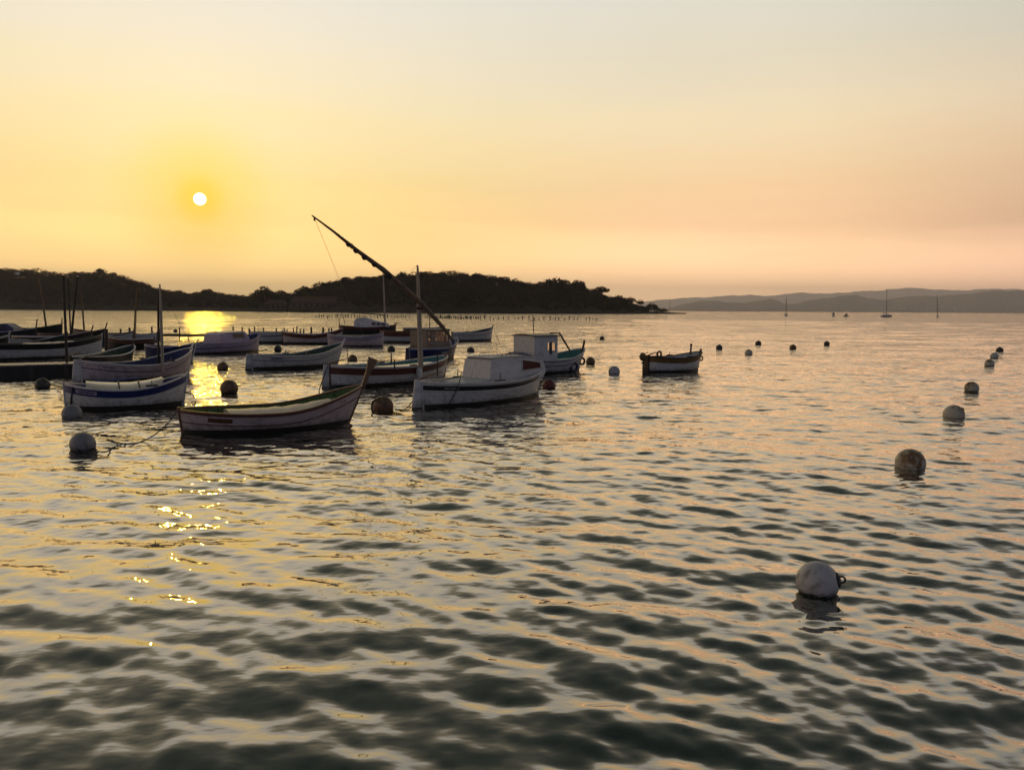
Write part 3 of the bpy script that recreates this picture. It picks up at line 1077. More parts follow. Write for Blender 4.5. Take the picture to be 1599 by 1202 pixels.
    def fender(self, t, side, m='fender', r_=0.10, ln=0.5, drop=0.1):
        zs = self.sheer(t)
        p = Vector(self.pt(t, zs - .3, side, r_ + .02))
        top = zs - drop
        mb = MB()
        prof = [(0.02, top), (r_ * .5, top - .05), (r_, top - .14), (r_, top - ln + .1), (r_ * .6, top - ln + .02), (0.02, top - ln)]
        rows = [[(p.x + r * math.cos(a), p.y + r * math.sin(a), z) for a in [6.2832 * k / 12 for k in range(12)]] for r, z in prof]
        mb.quadgrid(rows, M[m], close=True, flip=True)
        mb.tube([(p.x, p.y, top), Vector(self.pt(t, zs + .02, side, -.02))], .01, M['rope'], 5)
        return mb.build('fender', self.e)
    def tyre(self, t, side, z, r_=0.22, m='rubber'):
        p = Vector(self.pt(t, z, side, 0.08))
        mb = MB()
        mb.torus(p, r_, r_ * .34, M[m], 'Y', 18, 8)
        return mb.build('tyre_fender', self.e)
    def outline(self, col):
        pass

def std(b, bottom, side, bands, gun, inner, deck_m, post, ddepth=0.22, rud=None, stem_up=0.2, stern_up=0.06, lean=0.3, flare=0.0, hatch=None, rail=None, tholes=None):
    b.hull(bottom, side, bands)
    b.gunwale(gun)
    b.bulwark(ddepth + .06, inner)
    b.deck(ddepth, deck_m)
    b.stem(post, stem_up, lean, flare=flare)
    if b.tr == 0:
        b.stem(post, stern_up, 0.0, name='stern_post', end=-1)
    if rud:
        b.rudder(rud)
    if rail:
        b.rail(*rail)
    if hatch:
        b.hatch(*hatch)
    if tholes is not None:
        b.thole(tholes)
    return b

# --- front boat: faded pinkish hull, green inside, tall paddle-topped stem
A = Boat('faded pinkish boat with green inner sides and a tall paddle topped stem, nearest the viewer',
         at(286, 678), at(543, 661), 2.0, 0.60, 0.49, 1.00, group='moored traditional wooden boats', rb=0.42, rs=0.12, fullness=0.62)
std(A, 'bottom', 'pink_white', [(0.30, 'brown'), (0.275, 'pink_white'), (0.07, 'brown')], 'brown', 'green', 'planks', 'wood', 0.16, None, 0.02, 0.06, tholes=None, rail=(0.285, 'brown', .014))
zs = A.sheer(1)
x0 = A.x_at(1, zs)
mb = MB()      # the tall stem head, widening to a paddle
rows = []
for u, w_, th_ in ((-.15, .10, .09), (0, .10, .09), (.3, .115, .085), (.55, .13, .08), (.62, .17, .08), (.98, .27, .075), (1.02, .265, .06)):
    cx, cz = x0 + .02 + u * .27, zs + u * .68
    dx, dz = .68 / .732, -.27 / .732
    rows.append([(cx + dx * w_ / 2, th_ / 2, cz + dz * w_ / 2), (cx - dx * w_ / 2, th_ / 2, cz - dz * w_ / 2), (cx - dx * w_ / 2, -th_ / 2, cz - dz * w_ / 2), (cx + dx * w_ / 2, -th_ / 2, cz + dz * w_ / 2)])
b0 = mb.quadgrid(rows, M['wood'], close=True)
k_ = b0 + (len(rows) - 1) * 4
mb.poly([k_, k_ + 1, k_ + 2, k_ + 3], M['wood'])
sh = mb.build('stem_head', A.e, 30)
A.flat = .35
A.hatch(-0.50, 0.72, 0.86, 0.12, 'canvas', 0.03, 0.12, 'canvas_cover', 0.012)
A.thwart(0.78, 0.16, 'green', 0.25)
A.deck(0.10, 'brown', 0.02, 'stern_deck', -0.985, -0.80)
A.plate(-0.62, 0.17, 0.5, 0.10, 'brown', 'ochre')
# --- white boat with a long cabin, the largest in front
B_ = Boat('white boat with a long low pale cabin, black band and brown side window',
          at(660, 638), at(838, 616.5), 2.1, 0.80, 0.72, 1.02, group='moored traditional wooden boats', rb=0.16, rs=0.04, fullness=0.6)
std(B_, 'bottom', 'white', [(0.24, 'black'), (0.085, 'white')], 'white', 'cream', 'cream', 'white', 0.12, None, 0.05, 0.05)
B_.rudder('white', 0.36, 0.90, True, 'bottom')
B_.rail(0.25, 'white', .02)
Lh = B_.L / 2
z0 = 0.60
cb = B_.cabin([(-Lh * .45, z0), (-Lh * .42, .70), (-Lh * .15, .80), (-Lh * .13, 1.05), (-Lh * .11, 1.38), (-Lh * .06, 1.45), (Lh * .46, 1.46), (Lh * .86, 1.30), (Lh * .90, .9), (Lh * .84, z0 + .1)], 0.66, 0.58, 'grey_white')
def cab_y(z, zlo, zhi, yb, yt):
    return yb + (yt - yb) * (z - zlo) / (zhi - zlo)
cy = lambda z: cab_y(z, 0.60, 1.46, .66, .58) + .002
for sd in (1, -1):
    B_.panel('window', [(Lh * .44, cy(.98), .98), (Lh * .80, cy(1.02), 1.02), (Lh * .79, cy(1.22), 1.22), (Lh * .45, cy(1.34), 1.34)], .012, M['brown_glass'], cb, sd, 'white')
mb = MB()
mb.box((-Lh * .02, -.40, 1.452), (Lh * .22, .45, 1.50), M['grey_white'])
mb.build('roof_hatch', B_.e)
mb = MB()
for q in range(4):
    mb.box((Lh * (.14 + .08 * q), -.4, 1.489), (Lh * (.18 + .08 * q), .4, 1.51), M['white'])
mb.build('roof_slats', B_.e)
for t in (-0.10,):
    for sd in (1, -1):
        zs = B_.sheer(t)
        mb = MB()
        y = B_.half(t) - .08
        mb.box((B_.x_at(t, zs) - .22, sd * y - .03, zs + .03), (B_.x_at(t, zs) + .22, sd * y + .03, zs + .07), M['dark_metal'])
        mb.tube([(B_.x_at(t, zs), sd * y, zs + .05), (B_.x_at(t, zs), sd * y, zs + .30)], .016, M['dark_metal'], 6)
        mb.build('thole_block', B_.e)
mb = MB()      # roof slab a little wider than the cabin, grab rails and a trim strip along its foot
mb.prism_xz([(-Lh * .10, 1.452), (-Lh * .10, 1.478), (Lh * .11, 1.487), (Lh * .47, 1.487), (Lh * .89, 1.322), (Lh * .885, 1.292), (Lh * .46, 1.462), (Lh * .10, 1.462)], -.62, .62, M['white'])
mb.build('roof', cb, 30)
for sd in (1, -1):
    mb = MB(); mb.tube([(Lh * .10, sd * .50, 1.49), (Lh * .12, sd * .50, 1.55), (Lh * .42, sd * .50, 1.55), (Lh * .44, sd * .50, 1.49)], .014, M['wood'], 6); mb.build('grab_rail', B_.e)
    mb = MB(); mb.box((-Lh * .50, sd * .668 - .012, .60), (Lh * .82, sd * .668 + .012, .66), M['cream']); mb.build('trim_strip', B_.e)
mb = MB()
pts = []
for q in range(13):
    t = 0.80 + .2 * math.sin(q / 12 * math.pi)
mb.tube([B_.pt(-.70, B_.sheer(-.70) + .05, -1, .03), B_.pt(-.71, .5, -1, .03), B_.pt(-.74, 0.1, -1, .03)], .016, M['dark_rope'], 6)
mb.tube([B_.pt(-.70, B_.sheer(-.70) + .04, -1, .04), B_.pt(-.66, B_.sheer(-.66) + .35, -1, -.02)], .016, M['dark_wood'], 6)
mb.build('boarding_rope', B_.e)
mb = MB()
mb.tube([(Lh * .88, -.2, .98), (Lh * 1.02, 0, .88), (Lh * 1.05, -.06, .5), (Lh * 1.02, -.10, .2), (Lh * .9, -.22, .3), (Lh * .8, -.45, .62)], .018, M['rope'], 6)
mb.build('bow_line', B_.e)
B_.plate(-0.76, 0.16, 0.5, 0.09, 'black', 'cream')

# --- lateen rigged boat with mast and long slanting yard
C_ = Boat('white boat with a dark red band, pale mast and very long slanting yard',
          at(516, 606), at(692, 592), 2.2, 0.86, 0.74, 1.02, group='moored traditional wooden boats', rb=0.20, rs=0.03, fullness=0.6)
std(C_, 'bottom', 'white', [(0.32, 'brown'), (0.06, 'white')], 'white', 'teal', 'cream', 'brown', 0.20, 'grey_white', 0.06, 0.06, tholes=0.12)
C_.hatch(-0.25, 0.72, .62, 0.20, 'varnish_pale', .12, .06, trim='teal')
C_.rail(0.33, 'white', .014)
C_.fender(0.22, -1, 'fender', .12, .62, -.02)
mast_b = at_d(657, 566, 29.8)
mast_t = at_d(652, 414, 29.8)
ms = C_.spar('mast', [mast_b - Vector((0, 0, .2)), mast_b.lerp(mast_t, .5), mast_b.lerp(mast_t, .9), mast_t], [.11, .09, .055, .035], 'mast', seg=10)
yd = [at_d(708, 533, 30.4), at_d(690, 509, 30.2), at_d(656, 472, 29.55), at_d(598, 421, 28.6), at_d(560, 393, 28.0), at_d(520, 361, 27.4), at_d(487, 336.5, 27.0)]
yr = C_.spar('yard', yd, [.048, .074, .104, .098, .072, .043, .025], 'spar', seg=10)
# lashings and wrapped sail cloth along the yard
pw = [Vector(p) for p in yd]
for a, b2, u, k in ((3, 4, .3, .10), (3, 4, .7, .115), (4, 5, .05, .10), (4, 5, .35, .085), (2, 3, .8, .135)):
    p = C_.w2l(pw[a].lerp(pw[b2], u)); q = C_.w2l(pw[a].lerp(pw[b2], u + .12))
    d = Vector((0, 0, -.035))
    bd = MB(); bd.tube([p + d, (p + q) / 2 + d * 1.4, q + d], [k * .8, k, k * .8], M['dark_rope'], 8); bd.build('lashing', yr)
blk = MB()
pb = C_.w2l(at_d(549, 384.5, 27.85)); blk.sphere(pb, .09, M['dark_wood'], 10, 8, .8, .6, 1.1)
pb = C_.w2l(at_d(491, 342.5, 27.05)); blk.sphere(pb, .05, M['dark_wood'], 8, 6, .8, .6, 1.3)
blk.build('block', yr)
vr = MB()
e0, e1 = C_.w2l(at_d(492, 343, 27.05)), C_.w2l(at_d(586, 566, 28.4))
vr.tube([e0, e0.lerp(e1, .4) + Vector((0, 0, -.08)), e1], .006, M['rope'], 5)
e0, e1 = C_.w2l(at_d(655, 425, 29.7)), C_.w2l(at_d(560, 500, 28.9))
vr.tube([C_.w2l(mast_t), C_.w2l(at_d(641, 424, 29.6))], .006, M['rope'], 5)
vr.tube([C_.w2l(at_d(705, 530, 30.4)), C_.w2l(at_d(699, 560, 30.9))], .012, M['rope'], 5)
vr.build('rigging_line', C_.e)
pr = MB()
p = C_.w2l(at_d(656.5, 482, 29.8)); pr.torus(p, .13, .035, M['dark_rope'], 'Z', 14, 6)
pr.box(p + Vector((-.2, -.05, -.02)), p + Vector((-.05, .05, .06)), M['dark_wood'])
pr.build('parrel', ms)
for px, py, h_ in ((611, 563, .28), (616, 572, .25), (683, 583, .75)):
    b0 = at_d(px, py, 28.5); pp = C_.w2l(b0)
    mb = MB(); mb.tube([pp - Vector((0, 0, .1)), pp + Vector((0, 0, h_))], [.03, .022], M['dark_wood'], 6); mb.build('mooring_post', C_.e)

# --- blue motor boat with wheelhouse seen from behind
def wheelhouse(bt, x0, x1, hw, z0, z1, zsill, zhead, wins, m, roof_m, frontwin=True, over=.08, backwin=False, ends_m=None, far=None):
    """hollow wheelhouse: walls built round real window openings, glazed; wins = list of (xa, xb) on both sides"""
    th = .05
    wl = MB()
    for sd in (1, -1):
        ya, yb = (hw - th, hw) if sd > 0 else (-hw, -hw + th)
        wl.box((x0, ya, z0), (x1, yb, zsill), M[m])
        wl.box((x0, ya, zhead), (x1, yb, z1), M[m])
        cur = x0
        for a, b2 in (far if far and sd > 0 else wins):
            wl.box((cur, ya, zsill), (a, yb, zhead), M[m])
            cur = b2
        wl.box((cur, ya, zsill), (x1, yb, zhead), M[m])
    for xx, win in ((x0, backwin), (x1 - th, frontwin)):
        em = M[ends_m or m]
        y0, y1 = -hw + th, hw - th
        if win:
            wl.box((xx, y0, z0), (xx + th, y1, zsill), em)
            wl.box((xx, y0, zhead), (xx + th, y1, z1), em)
            for a, b2 in ((y0, y0 + .08), (-.04, .04), (y1 - .08, y1)):
                wl.box((xx, a, zsill), (xx + th, b2, zhead), em)
        else:
            wl.box((xx, y0, z0), (xx + th, y1, z1), em)
    wh = wl.build('wheelhouse', bt.e)
    rf = MB()
    rows = []
    for i in range(7):
        x = x0 - over + (x1 - x0 + 2 * over) * i / 6
        rows.append([(x, (hw + over) * k / 4, z1 + .012 + .07 * (1 - (k / 4) ** 2)) for k in range(-4, 5)])
    rf.quadgrid(rows, M[roof_m])
    rf.quadgrid([[(x, y, z - .045 if abs(y) > hw else z1 + .004) for x, y, z in r_] for r_ in rows], M[roof_m], flip=True)
    for r_ in (rows[0], rows[-1]):
        rf.quadgrid([r_, [(x, y, z - .045 if abs(y) > hw else z1 + .004) for x, y, z in r_]], M[roof_m])
    for k in (0, -1):
        rf.quadgrid([[r_[k] for r_ in rows], [(r_[k][0], r_[k][1], r_[k][2] - .045) for r_ in rows]], M[roof_m])
    rf.build('roof', wh, 30)
    for sd in (1, -1):
        for a, b2 in (far if far and sd > 0 else wins):
            g = MB(); g.box((a + .002, sd * (hw - th / 2) - .004, zsill + .002), (b2 - .002, sd * (hw - th / 2) + .004, zhead - .002), M['glass']); g.build('pane', wh)
    return wh

D_ = Boat('dark blue motor boat with a wooden wheelhouse and see-through window, beside the tall mast',
          at(640, 562), at(707, 557.5), 1.9, 0.66, 0.66, 1.15, group='moored traditional wooden boats', rb=0.30, rs=0.10, fullness=0.5, transom=0.0)
std(D_, 'bottom', 'navy', [(0.10, 'blue')], 'grey_white', 'blue', 'grey_white', 'grey_white', 0.16, 'navy', 0.14, 0.05)
Lh = D_.L / 2
wheelhouse(D_, -Lh * .62, Lh * .44, .70, .50, 1.76, 1.08, 1.66, [(-Lh * .54, -Lh * .44), (-Lh * .22, Lh * .22), (Lh * .28, Lh * .39)], 'taupe', 'dark_wood', True, .06, False, far=[(-Lh * .50, Lh * .38)])
mb = MB(); mb.prism_xz([(Lh * .46, .55), (Lh * .46, 1.40), (Lh * .56, 1.32), (Lh * .70, .95), (Lh * .70, .55)], -.5, .5, M['grey_white'], -.4, .4); mb.build('fore_cabin', D_.e)
mb = MB(); mb.tube([(0, .2, 1.8), (0, .2, 2.35)], .02, M['dark_metal'], 6); mb.sphere((0, .2, 2.38), .045, M['dark_metal'], 8, 6); mb.build('light_mast', D_.e)
D_.plate(0.12, 0.30, 0.45, 0.11, 'grey_white', 'navy')

# --- white boat with tall wheelhouse
E_ = Boat('white boat with a tall boxy wheelhouse, thin antenna and turquoise foredeck',
          at(795, 585), at(902, 579), 2.3, 0.72, 0.66, 1.10, group='moored traditional wooden boats', rb=0.30, rs=0.06, fullness=0.55)
std(E_, 'bottom', 'grey_white', [(0.30, 'navy'), (0.26, 'grey_white'), (0.07, 'navy')], 'grey_white', 'teal', 'teal', 'dark_wood', 0.20, 'red', 0.42, 0.12, lean=.22)
Lh = E_.L / 2
wheelhouse(E_, -Lh * .60, Lh * .06, .80, .42, 1.80, 1.10, 1.48, [(-Lh * .22, -Lh * .17), (-Lh * .12, Lh * .00)], 'grey_white', 'dark_metal', True, .07, False, far=[(-Lh * .50, Lh * .00)])
mb = MB(); mb.tube([(-Lh * .21, .3, 1.9), (-Lh * .24, .3, 2.75)], .022, M['dark_metal'], 6); mb.tube([(-Lh * .23 - .2, .3, 2.5), (-Lh * .23 + .2, .3, 2.5)], .016, M['dark_metal'], 6); mb.build('antenna_mast', E_.e)
mb = MB(); mb.tube([(Lh * .02, -.35, 1.93), (Lh * .36, -.2, 1.90)], .035, M['dark_metal'], 6); mb.tube([(Lh * .34, -.2, 1.92), (Lh * .74, -.1, .95)], [.05, .04], M['spar'], 8); mb.build('boom', E_.e)
E_.hatch(-.98, -.62, .85, .0, 'grey_canvas', .22, .16, 'canvas_cover', .03)
E_.hatch(.2, .7, .5, .2, 'teal', .08, .05)
E_.tyre(.55, -1, .28, .2, 'navy'); E_.tyre(.92, -1, .5, .16, 'navy')
mb = MB(); mb.box((-Lh * .16, -.86, .95), (-Lh * .12, -.803, 1.5), M['black']); mb.build('hanging_cloth', E_.e)

# --- small boat alone on the right
F_ = Boat('small white boat with an ochre brown band, alone right of the fleet',
          at(1013, 582), at(1088, 578.5), 1.55, 0.80, 0.72, 0.95, group='moored traditional wooden boats', rb=0.22, rs=0.02, fullness=0.5)
std(F_, 'bottom', 'white', [(0.27, 'ochre'), (0.05, 'ochre')], 'dark_wood', 'grey_white', 'grey_white', 'dark_wood', 0.26, 'ochre', 0.14, 0.06, tholes=0.25)
F_.hatch(-.3, .3, .6, .26, 'grey_white', .05, .03)
Lh = F_.L / 2
mb = MB(); mb.tube([(Lh * .78, .12, .8), (Lh * .80, .12, 1.28)], [.05, .04], M['dark_wood'], 8); mb.sphere((Lh * .80, .12, 1.3), .065, M['dark_wood'], 8, 6); mb.build('bitt', F_.e)
mb = MB(); mb.torus((-Lh * .25, .62, .84), .13, .05, M['dark_rope'], 'Y', 16, 7); mb.build('rope_coil', F_.e)
mb = MB(); mb.torus(F_.pt(.98, .62, -1, .05), .11, .035, M['dark_rope'], 'Y', 16, 7); mb.build('bow_rope', F_.e)
mb = MB()
xx = -Lh - .28
mb.tube([(xx, .1, -.3), (xx, .1, .62)], .035, M['dark_metal'], 6); mb.sphere((xx - .03, .1, .78), .17, M['ochre'], 10, 8, 1.1, .8, 1.2); mb.tube([(xx, .1, .85), (xx + .3, .12, 1.0)], .02, M['dark_metal'], 6)
mb.box((xx - .05, .03, .45), (xx + .3, .17, .52), M['dark_metal']); mb.build('outboard_motor', F_.e)

# --- grey-white open boat in the middle
G_ = Boat('open greyish white boat with a thin dark side line, behind the front boat',
          at(394, 577), at(526, 569.5), 2.0, 0.74, 0.64, 1.18, group='moored traditional wooden boats', rb=0.35, rs=0.04, fullness=0.6)
std(G_, 'bottom', 'grey_white', [(0.285, 'black'), (0.255, 'grey_white'), (0.05, 'grey_white')], 'grey_white', 'dark_green', 'cream', 'grey_white', 0.22, 'grey_white', 0.22, 0.06, lean=.6, tholes=0.0)
G_.hatch(-.1, .55, .6, .22, 'cream', .06, .04)
G_.plate(-.62, .15, .55, .11, 'mauve', 'navy')
G_.thole(-.02)

# --- mauve motor boat near the jetty
H_ = Boat('mauve grey motor boat with a low cabin, moored before the jetty',
          at(300, 554), at(402, 548), 2.2, 0.68, 0.74, 1.25, group='moored traditional wooden boats', rb=0.12, rs=0.02, fullness=0.55)
std(H_, 'bottom', 'mauve', [(0.34, 'navy'), (0.29, 'mauve')], 'mauve', 'navy', 'mauve', 'mauve', 0.15, None, 0.15, 0.05)
Lh = H_.L / 2
cb = H_.cabin([(-Lh * .45, .5), (-Lh * .42, 1.26), (-Lh * .30, 1.38), (Lh * .36, 1.45), (Lh * .50, 1.0), (Lh * .50, .62)], .8, .68, 'mauve')
for sd in (1, -1):
    H_.panel('window', [(-Lh * .02, .745, 1.0), (Lh * .36, .745, 1.0), (Lh * .30, .708, 1.32), (Lh * -.02, .708, 1.32)], .012, M['dark_glass'], cb, sd, 'mauve')

# --- white boat with navy sheer, far left front
I_ = Boat('white boat with a blue sheer band and pale hatch boards, nearest on the left',
          at(104, 640), at(285, 631), 1.85, 0.78, 0.60, 0.94, group='moored traditional wooden boats', rb=0.16, rs=0.04, fullness=0.6)
I_.flat = 0.0
std(I_, 'bottom', 'white', [(0.24, 'royal'), (0.035, 'white')], 'white', 'royal', 'grey_white', 'white', 0.12, None, 0.06, 0.05, tholes=0.42)
hb = I_.hatch(-.66, .62, .88, .10, 'varnish_pale', .12, .13, 'hatch_boards', 0.003, 'royal')
for k in (-.12, .22):       # dark battens laid across the boards
    z, x, y = I_.deck_z(k, .10), I_.x_at(k, .6), (I_.half(k) - .07) * .88
    mb = MB(); mb.tube([(x, y * q / 5, z + .135 + .13 * (1 - (q / 5) ** 2)) for q in range(-5, 6)], .022, M['dark_wood'], 6); mb.build('batten', hb)
ce = MB(); zc = I_.deck_z(.62, .10); yc = (I_.half(.62) - .07) * .9
ce.box((I_.x_at(.62, .6) + .005, -yc, zc - .04), (I_.x_at(.62, .6) + .05, yc, zc + .22), M['royal']); ce.build('coaming_end', hb)
I_.plate(-.66, .13, .52, .11, 'mauve', 'navy')
Lh = I_.L / 2
mb = MB()
for dy, sg in ((0, .1), (.02, .2)):
    mb.tube([I_.pt(-.86, I_.sheer(-.86), -1, .02), I_.pt(-.88 - sg * .1, .45, -1, .02), I_.pt(-.9 - sg * .2, .1, -1, .03)], .012, M['dark_rope'], 5)
mb.build('hanging_rope', I_.e)
mb = MB(); mb.tube([(-Lh * .55, .60, .75), (Lh * .30, .78, .80)], [.035, .025], M['blue'], 7); mb.build('oar', I_.e)

# --- boat with blue interior and mast behind it
J_ = Boat('pale boat with deep blue inside and bare mast, behind the blue banded boat',
          at(128, 598), at(293, 587), 2.6, 0.90, 0.66, 1.25, group='moored traditional wooden boats', rb=0.18, rs=0.02, fullness=0.6)
std(J_, 'bottom', 'pink_white', [(0.30, 'navy'), (0.265, 'pink_white'), (0.05, 'white')], 'white', 'navy', 'cream', 'white', 0.42, 'white', 0.24, 0.06, lean=.6, tholes=0.38)
J_.hatch(0.0, .7, .55, .34, 'ochre', .06, .04)
J_.plate(-.68, .15, .5, .10, 'pink_white', 'navy')
mbm, mtp = at_d(254, 566, 31.6), at_d(249.5, 444, 31.6)
J_.spar('mast', [mbm - Vector((0, 0, .4)), mbm.lerp(mtp, .6), mtp], [.062, .055, .035], 'mast', seg=10)

# --- dark hull between jetty end and J
J_.spar('stay', [at_d(249.7, 448, 31.6), Vector(J_.M @ Vector((J_.x_at(1, J_.sheer(1)), 0, J_.sheer(1) + .1)))], [.008, .008], 'dark_rope', seg=5)
Nb = Boat('black hulled open boat with a pale rail, just beyond the pontoon end',
          at(112, 577), at(205, 566), 1.7, 0.62, 0.55, 0.95, group='moored traditional wooden boats', rb=0.2, fullness=0.6)
std(Nb, 'bottom', 'black', [(0.08, 'black')], 'white', 'dark_green', 'dark_wood', 'dark_wood', .3, 'black', .2, .06)
Nb.hatch(-.5, .1, .5, .3, 'grey_canvas', .12, .08, 'canvas_cover', .02)

# --- boats placed by their bow and heading
def by_bow(label, px, dist, heading, ln, beam, fs, fm, fb, **kw):
    b = at_d(px, 500, dist)
    d = Vector((math.cos(R(heading)), math.sin(R(heading)), 0))
    bow = Vector((b.x, dist, 0)) - d * 0.0
    return Boat(label, bow - d * ln, bow, beam, fs, fm, fb, group='moored traditional wooden boats', **kw)
K_ = Boat('white boat with a broad black sheer band, moored against the pontoon at the left edge',
          at(-46, 563.5), at(157, 556), 2.1, 0.95, 0.86, 1.30, group='moored traditional wooden boats', rb=0.10, rs=0.05, fullness=0.6)
std(K_, 'bottom', 'grey_white', [(0.30, 'black'), (0.04, 'black')], 'black', 'dark_green', 'cream', 'grey_white', .14, None, .12, .05)
K_.hatch(-.2, .55, .6, .14, 'canvas', .14, .07, 'canvas_cover', .015)
k2 = by_bow('pale railed boat with dark hull, second row behind the black banded boat', 97, 50, 6, 5.2, 1.9, .85, .75, 1.25, rb=.2, fullness=.6)
std(k2, 'bottom', 'dark_green', [(.12, 'black')], 'white', 'dark_green', 'planks', 'dark_wood', .2, None, .16, .05)
k2.hatch(-.6, .2, .6, .2, 'grey_canvas', .25, .12, 'canvas_cover', .03)
k7 = by_bow('boat with a curved white bow rail, cut by the left edge of the view', 9, 47, 14, 5.0, 1.9, .8, .75, 1.3, rb=.1, fullness=.6)
std(k7, 'bottom', 'black', [(.1, 'grey_white')], 'white', 'dark_green', 'planks', 'grey_white', .2, None, .25, .05)
k3 = by_bow('pale railed boat with an upright black stem, third row left of the black pile', 139, 58, 8, 5.4, 2.0, .85, .8, 1.25, rb=.12, fullness=.6)
std(k3, 'bottom', 'black', [(.12, 'brown')], 'white', 'brown', 'planks', 'black', .2, None, .42, .05)
mb_, mt_ = at_d(131.5, 514, 59), at_d(127, 458, 59)
k3.spar('mast', [mb_ - Vector((0, 0, .5)), mb_.lerp(mt_, .6), mt_], [.07, .06, .04], 'spar')
k4 = by_bow('dark boat with a thick black stem head, beside the gap at the jetty start', 161, 62, 5, 5.0, 1.9, .9, .85, 1.3, rb=.12, fullness=.6)
std(k4, 'bottom', 'black', [(.1, 'maroon')], 'brown', 'maroon', 'planks', 'black', .2, None, .5, .05, lean=.3)
k5 = by_bow('long boat with a greenish rail and tall upright stem, rearmost on the left', 95, 74, 3, 7.0, 2.2, 1.0, .95, 1.4, rb=.06, fullness=.6)
std(k5, 'bottom', 'black', [(.1, 'dark_green')], 'dark_green', 'black', 'planks', 'dark_wood', .2, None, .55, .05, lean=.05)
mb_, mt_ = at_d(73, 512, 75), at_d(60.5, 432, 75)
k5.spar('mast', [mb_ - Vector((0, 0, .5)), mb_.lerp(mt_, .5), mt_], [.10, .085, .05], 'spar')
k6 = by_bow('boat with a low bluish cabin at the far left, between the rear rows', 52, 66, 4, 6.0, 2.1, .9, .85, 1.2, rb=.15, fullness=.6)
std(k6, 'bottom', 'black', [(.12, 'navy')], 'grey_white', 'navy', 'planks', 'dark_wood', .2, None, .75, .05, lean=.2)
Lh = k6.L / 2
cb = k6.cabin([(-Lh * .6, .7), (-Lh * .55, 1.45), (Lh * .35, 1.6), (Lh * .55, 1.25), (Lh * .6, .8)], .75, .62, 'navy')
for q in (-.4, -.1, .15):
    for sd in (1, -1):
        k6.panel('window', [(Lh * q, .70, 1.1), (Lh * (q + .18), .70, 1.1), (Lh * (q + .18), .67, 1.38), (Lh * q, .67, 1.38)], .03, M['dark_glass'], cb, sd)
k8 = by_bow('dark boat lying under the two leaning black poles', 116, 68, 170, 5.0, 1.9, .8, .75, 1.1, rb=.15, fullness=.6)
std(k8, 'bottom', 'black', [(.1, 'brown')], 'brown', 'brown', 'planks', 'dark_wood', .2, None, .2, .05)
# second group, between the blue inside boat and the jetty
p1 = by_bow('brown boat seen side on, just behind the tip of the dark hulled boat', 238, 56, 4, 3.2, 1.6, .95, .72, .78, rb=.1, fullness=.55)
std(p1, 'bottom', 'black', [(.30, 'brown'), (.26, 'ochre'), (.22, 'brown')], 'white', 'brown', 'planks', 'dark_wood', .2, None, .12, .35)
mb_, mt_ = at_d(209, 531, 56.5), at_d(213.5, 450, 56.5)
p1.spar('mast', [mb_ - Vector((0, 0, .3)), mb_.lerp(mt_, .5), mt_], [.08, .07, .04], 'spar')
p1.spar('halyard', [at_d(214.5, 455, 56.4), at_d(213, 500, 56.3), at_d(212, 530, 56.2)], [.012] * 3, 'dark_rope', seg=5)
q1 = by_bow('blue boat with a slim white stem, tucked behind the blue inside boat', 297, 44.5, -4, 2.7, 1.6, .85, .75, .95, rb=.3, fullness=.55)
std(q1, 'bottom', 'navy', [(.1, 'navy')], 'mauve', 'navy', 'planks', 'grey_white', .2, None, .3, .05, lean=.6)
r1 = by_bow('small pale railed boat against the jetty, left of the bare leaning mast', 204, 66, 6, 3.4, 1.6, .75, .7, 1.0, rb=.2, fullness=.55)
std(r1, 'bottom', 'grey_white', [(.12, 'brown')], 'white', 'brown', 'planks', 'dark_wood', .2, None, .3, .05)
r2 = by_bow('small grey boat against the jetty, right of the bare leaning mast', 243, 67, 3, 2.6, 1.5, .8, .7, .85, rb=.1, fullness=.55)
std(r2, 'bottom', 'grey_white', [(.1, 'grey_white')], 'white', 'brown', 'planks', 'dark_wood', .2, None, .1, .05)
# the row in front of the jetty's right half
m1 = by_bow('grey boat with a black side line, next to the mauve boat', 446, 67.5, 0, 3.1, 1.8, .95, .92, 1.0, rb=.08, fullness=.5)
std(m1, 'bottom', 'grey_white', [(.36, 'black'), (.28, 'grey_white')], 'grey_white', 'brown', 'planks', 'dark_wood', .2, None, .2, .2)
m2 = by_bow('brown and white boat with red trim, right of the grey jetty boat', 533, 66.5, 8, 4.9, 1.9, 1.05, .82, 1.35, rb=.1, fullness=.55)
std(m2, 'bottom', 'pink_white', [(.34, 'brown'), (.1, 'red')], 'white', 'red', 'planks', 'dark_wood', .2, None, .2, .1)
m2.thwart(-.2, .15, 'red')
m3 = by_bow('short pale and brown boat with a white rail, in front of the white cabin cruiser', 597, 61.5, 2, 4.3, 1.8, .98, .80, 1.12, rb=.05, fullness=.5)
std(m3, 'bottom', 'pink_white', [(.30, 'brown'), (.26, 'mauve'), (.06, 'brown')], 'white', 'brown', 'canvas', 'pink_white', .2, None, .1, .05)
m4 = by_bow('white cabin cruiser with a maroon hull, mast and boom, behind the short pale boat', 616, 80, 4, 5.6, 2.2, 1.30, 1.12, 1.40, rb=.1, fullness=.5)
std(m4, 'bottom', 'black', [(.30, 'maroon'), (.10, 'brown')], 'maroon', 'maroon', 'grey_white', 'dark_wood', .1, None, .25, .75)
Lh = m4.L / 2
cb = m4.cabin([(-Lh * .45, 1.0), (-Lh * .45, 1.75), (-Lh * .36, 2.05), (-Lh * .05, 2.15), (Lh * .35, 1.80), (Lh * .78, 1.55), (Lh * .86, 1.2)], .85, .72, 'white')
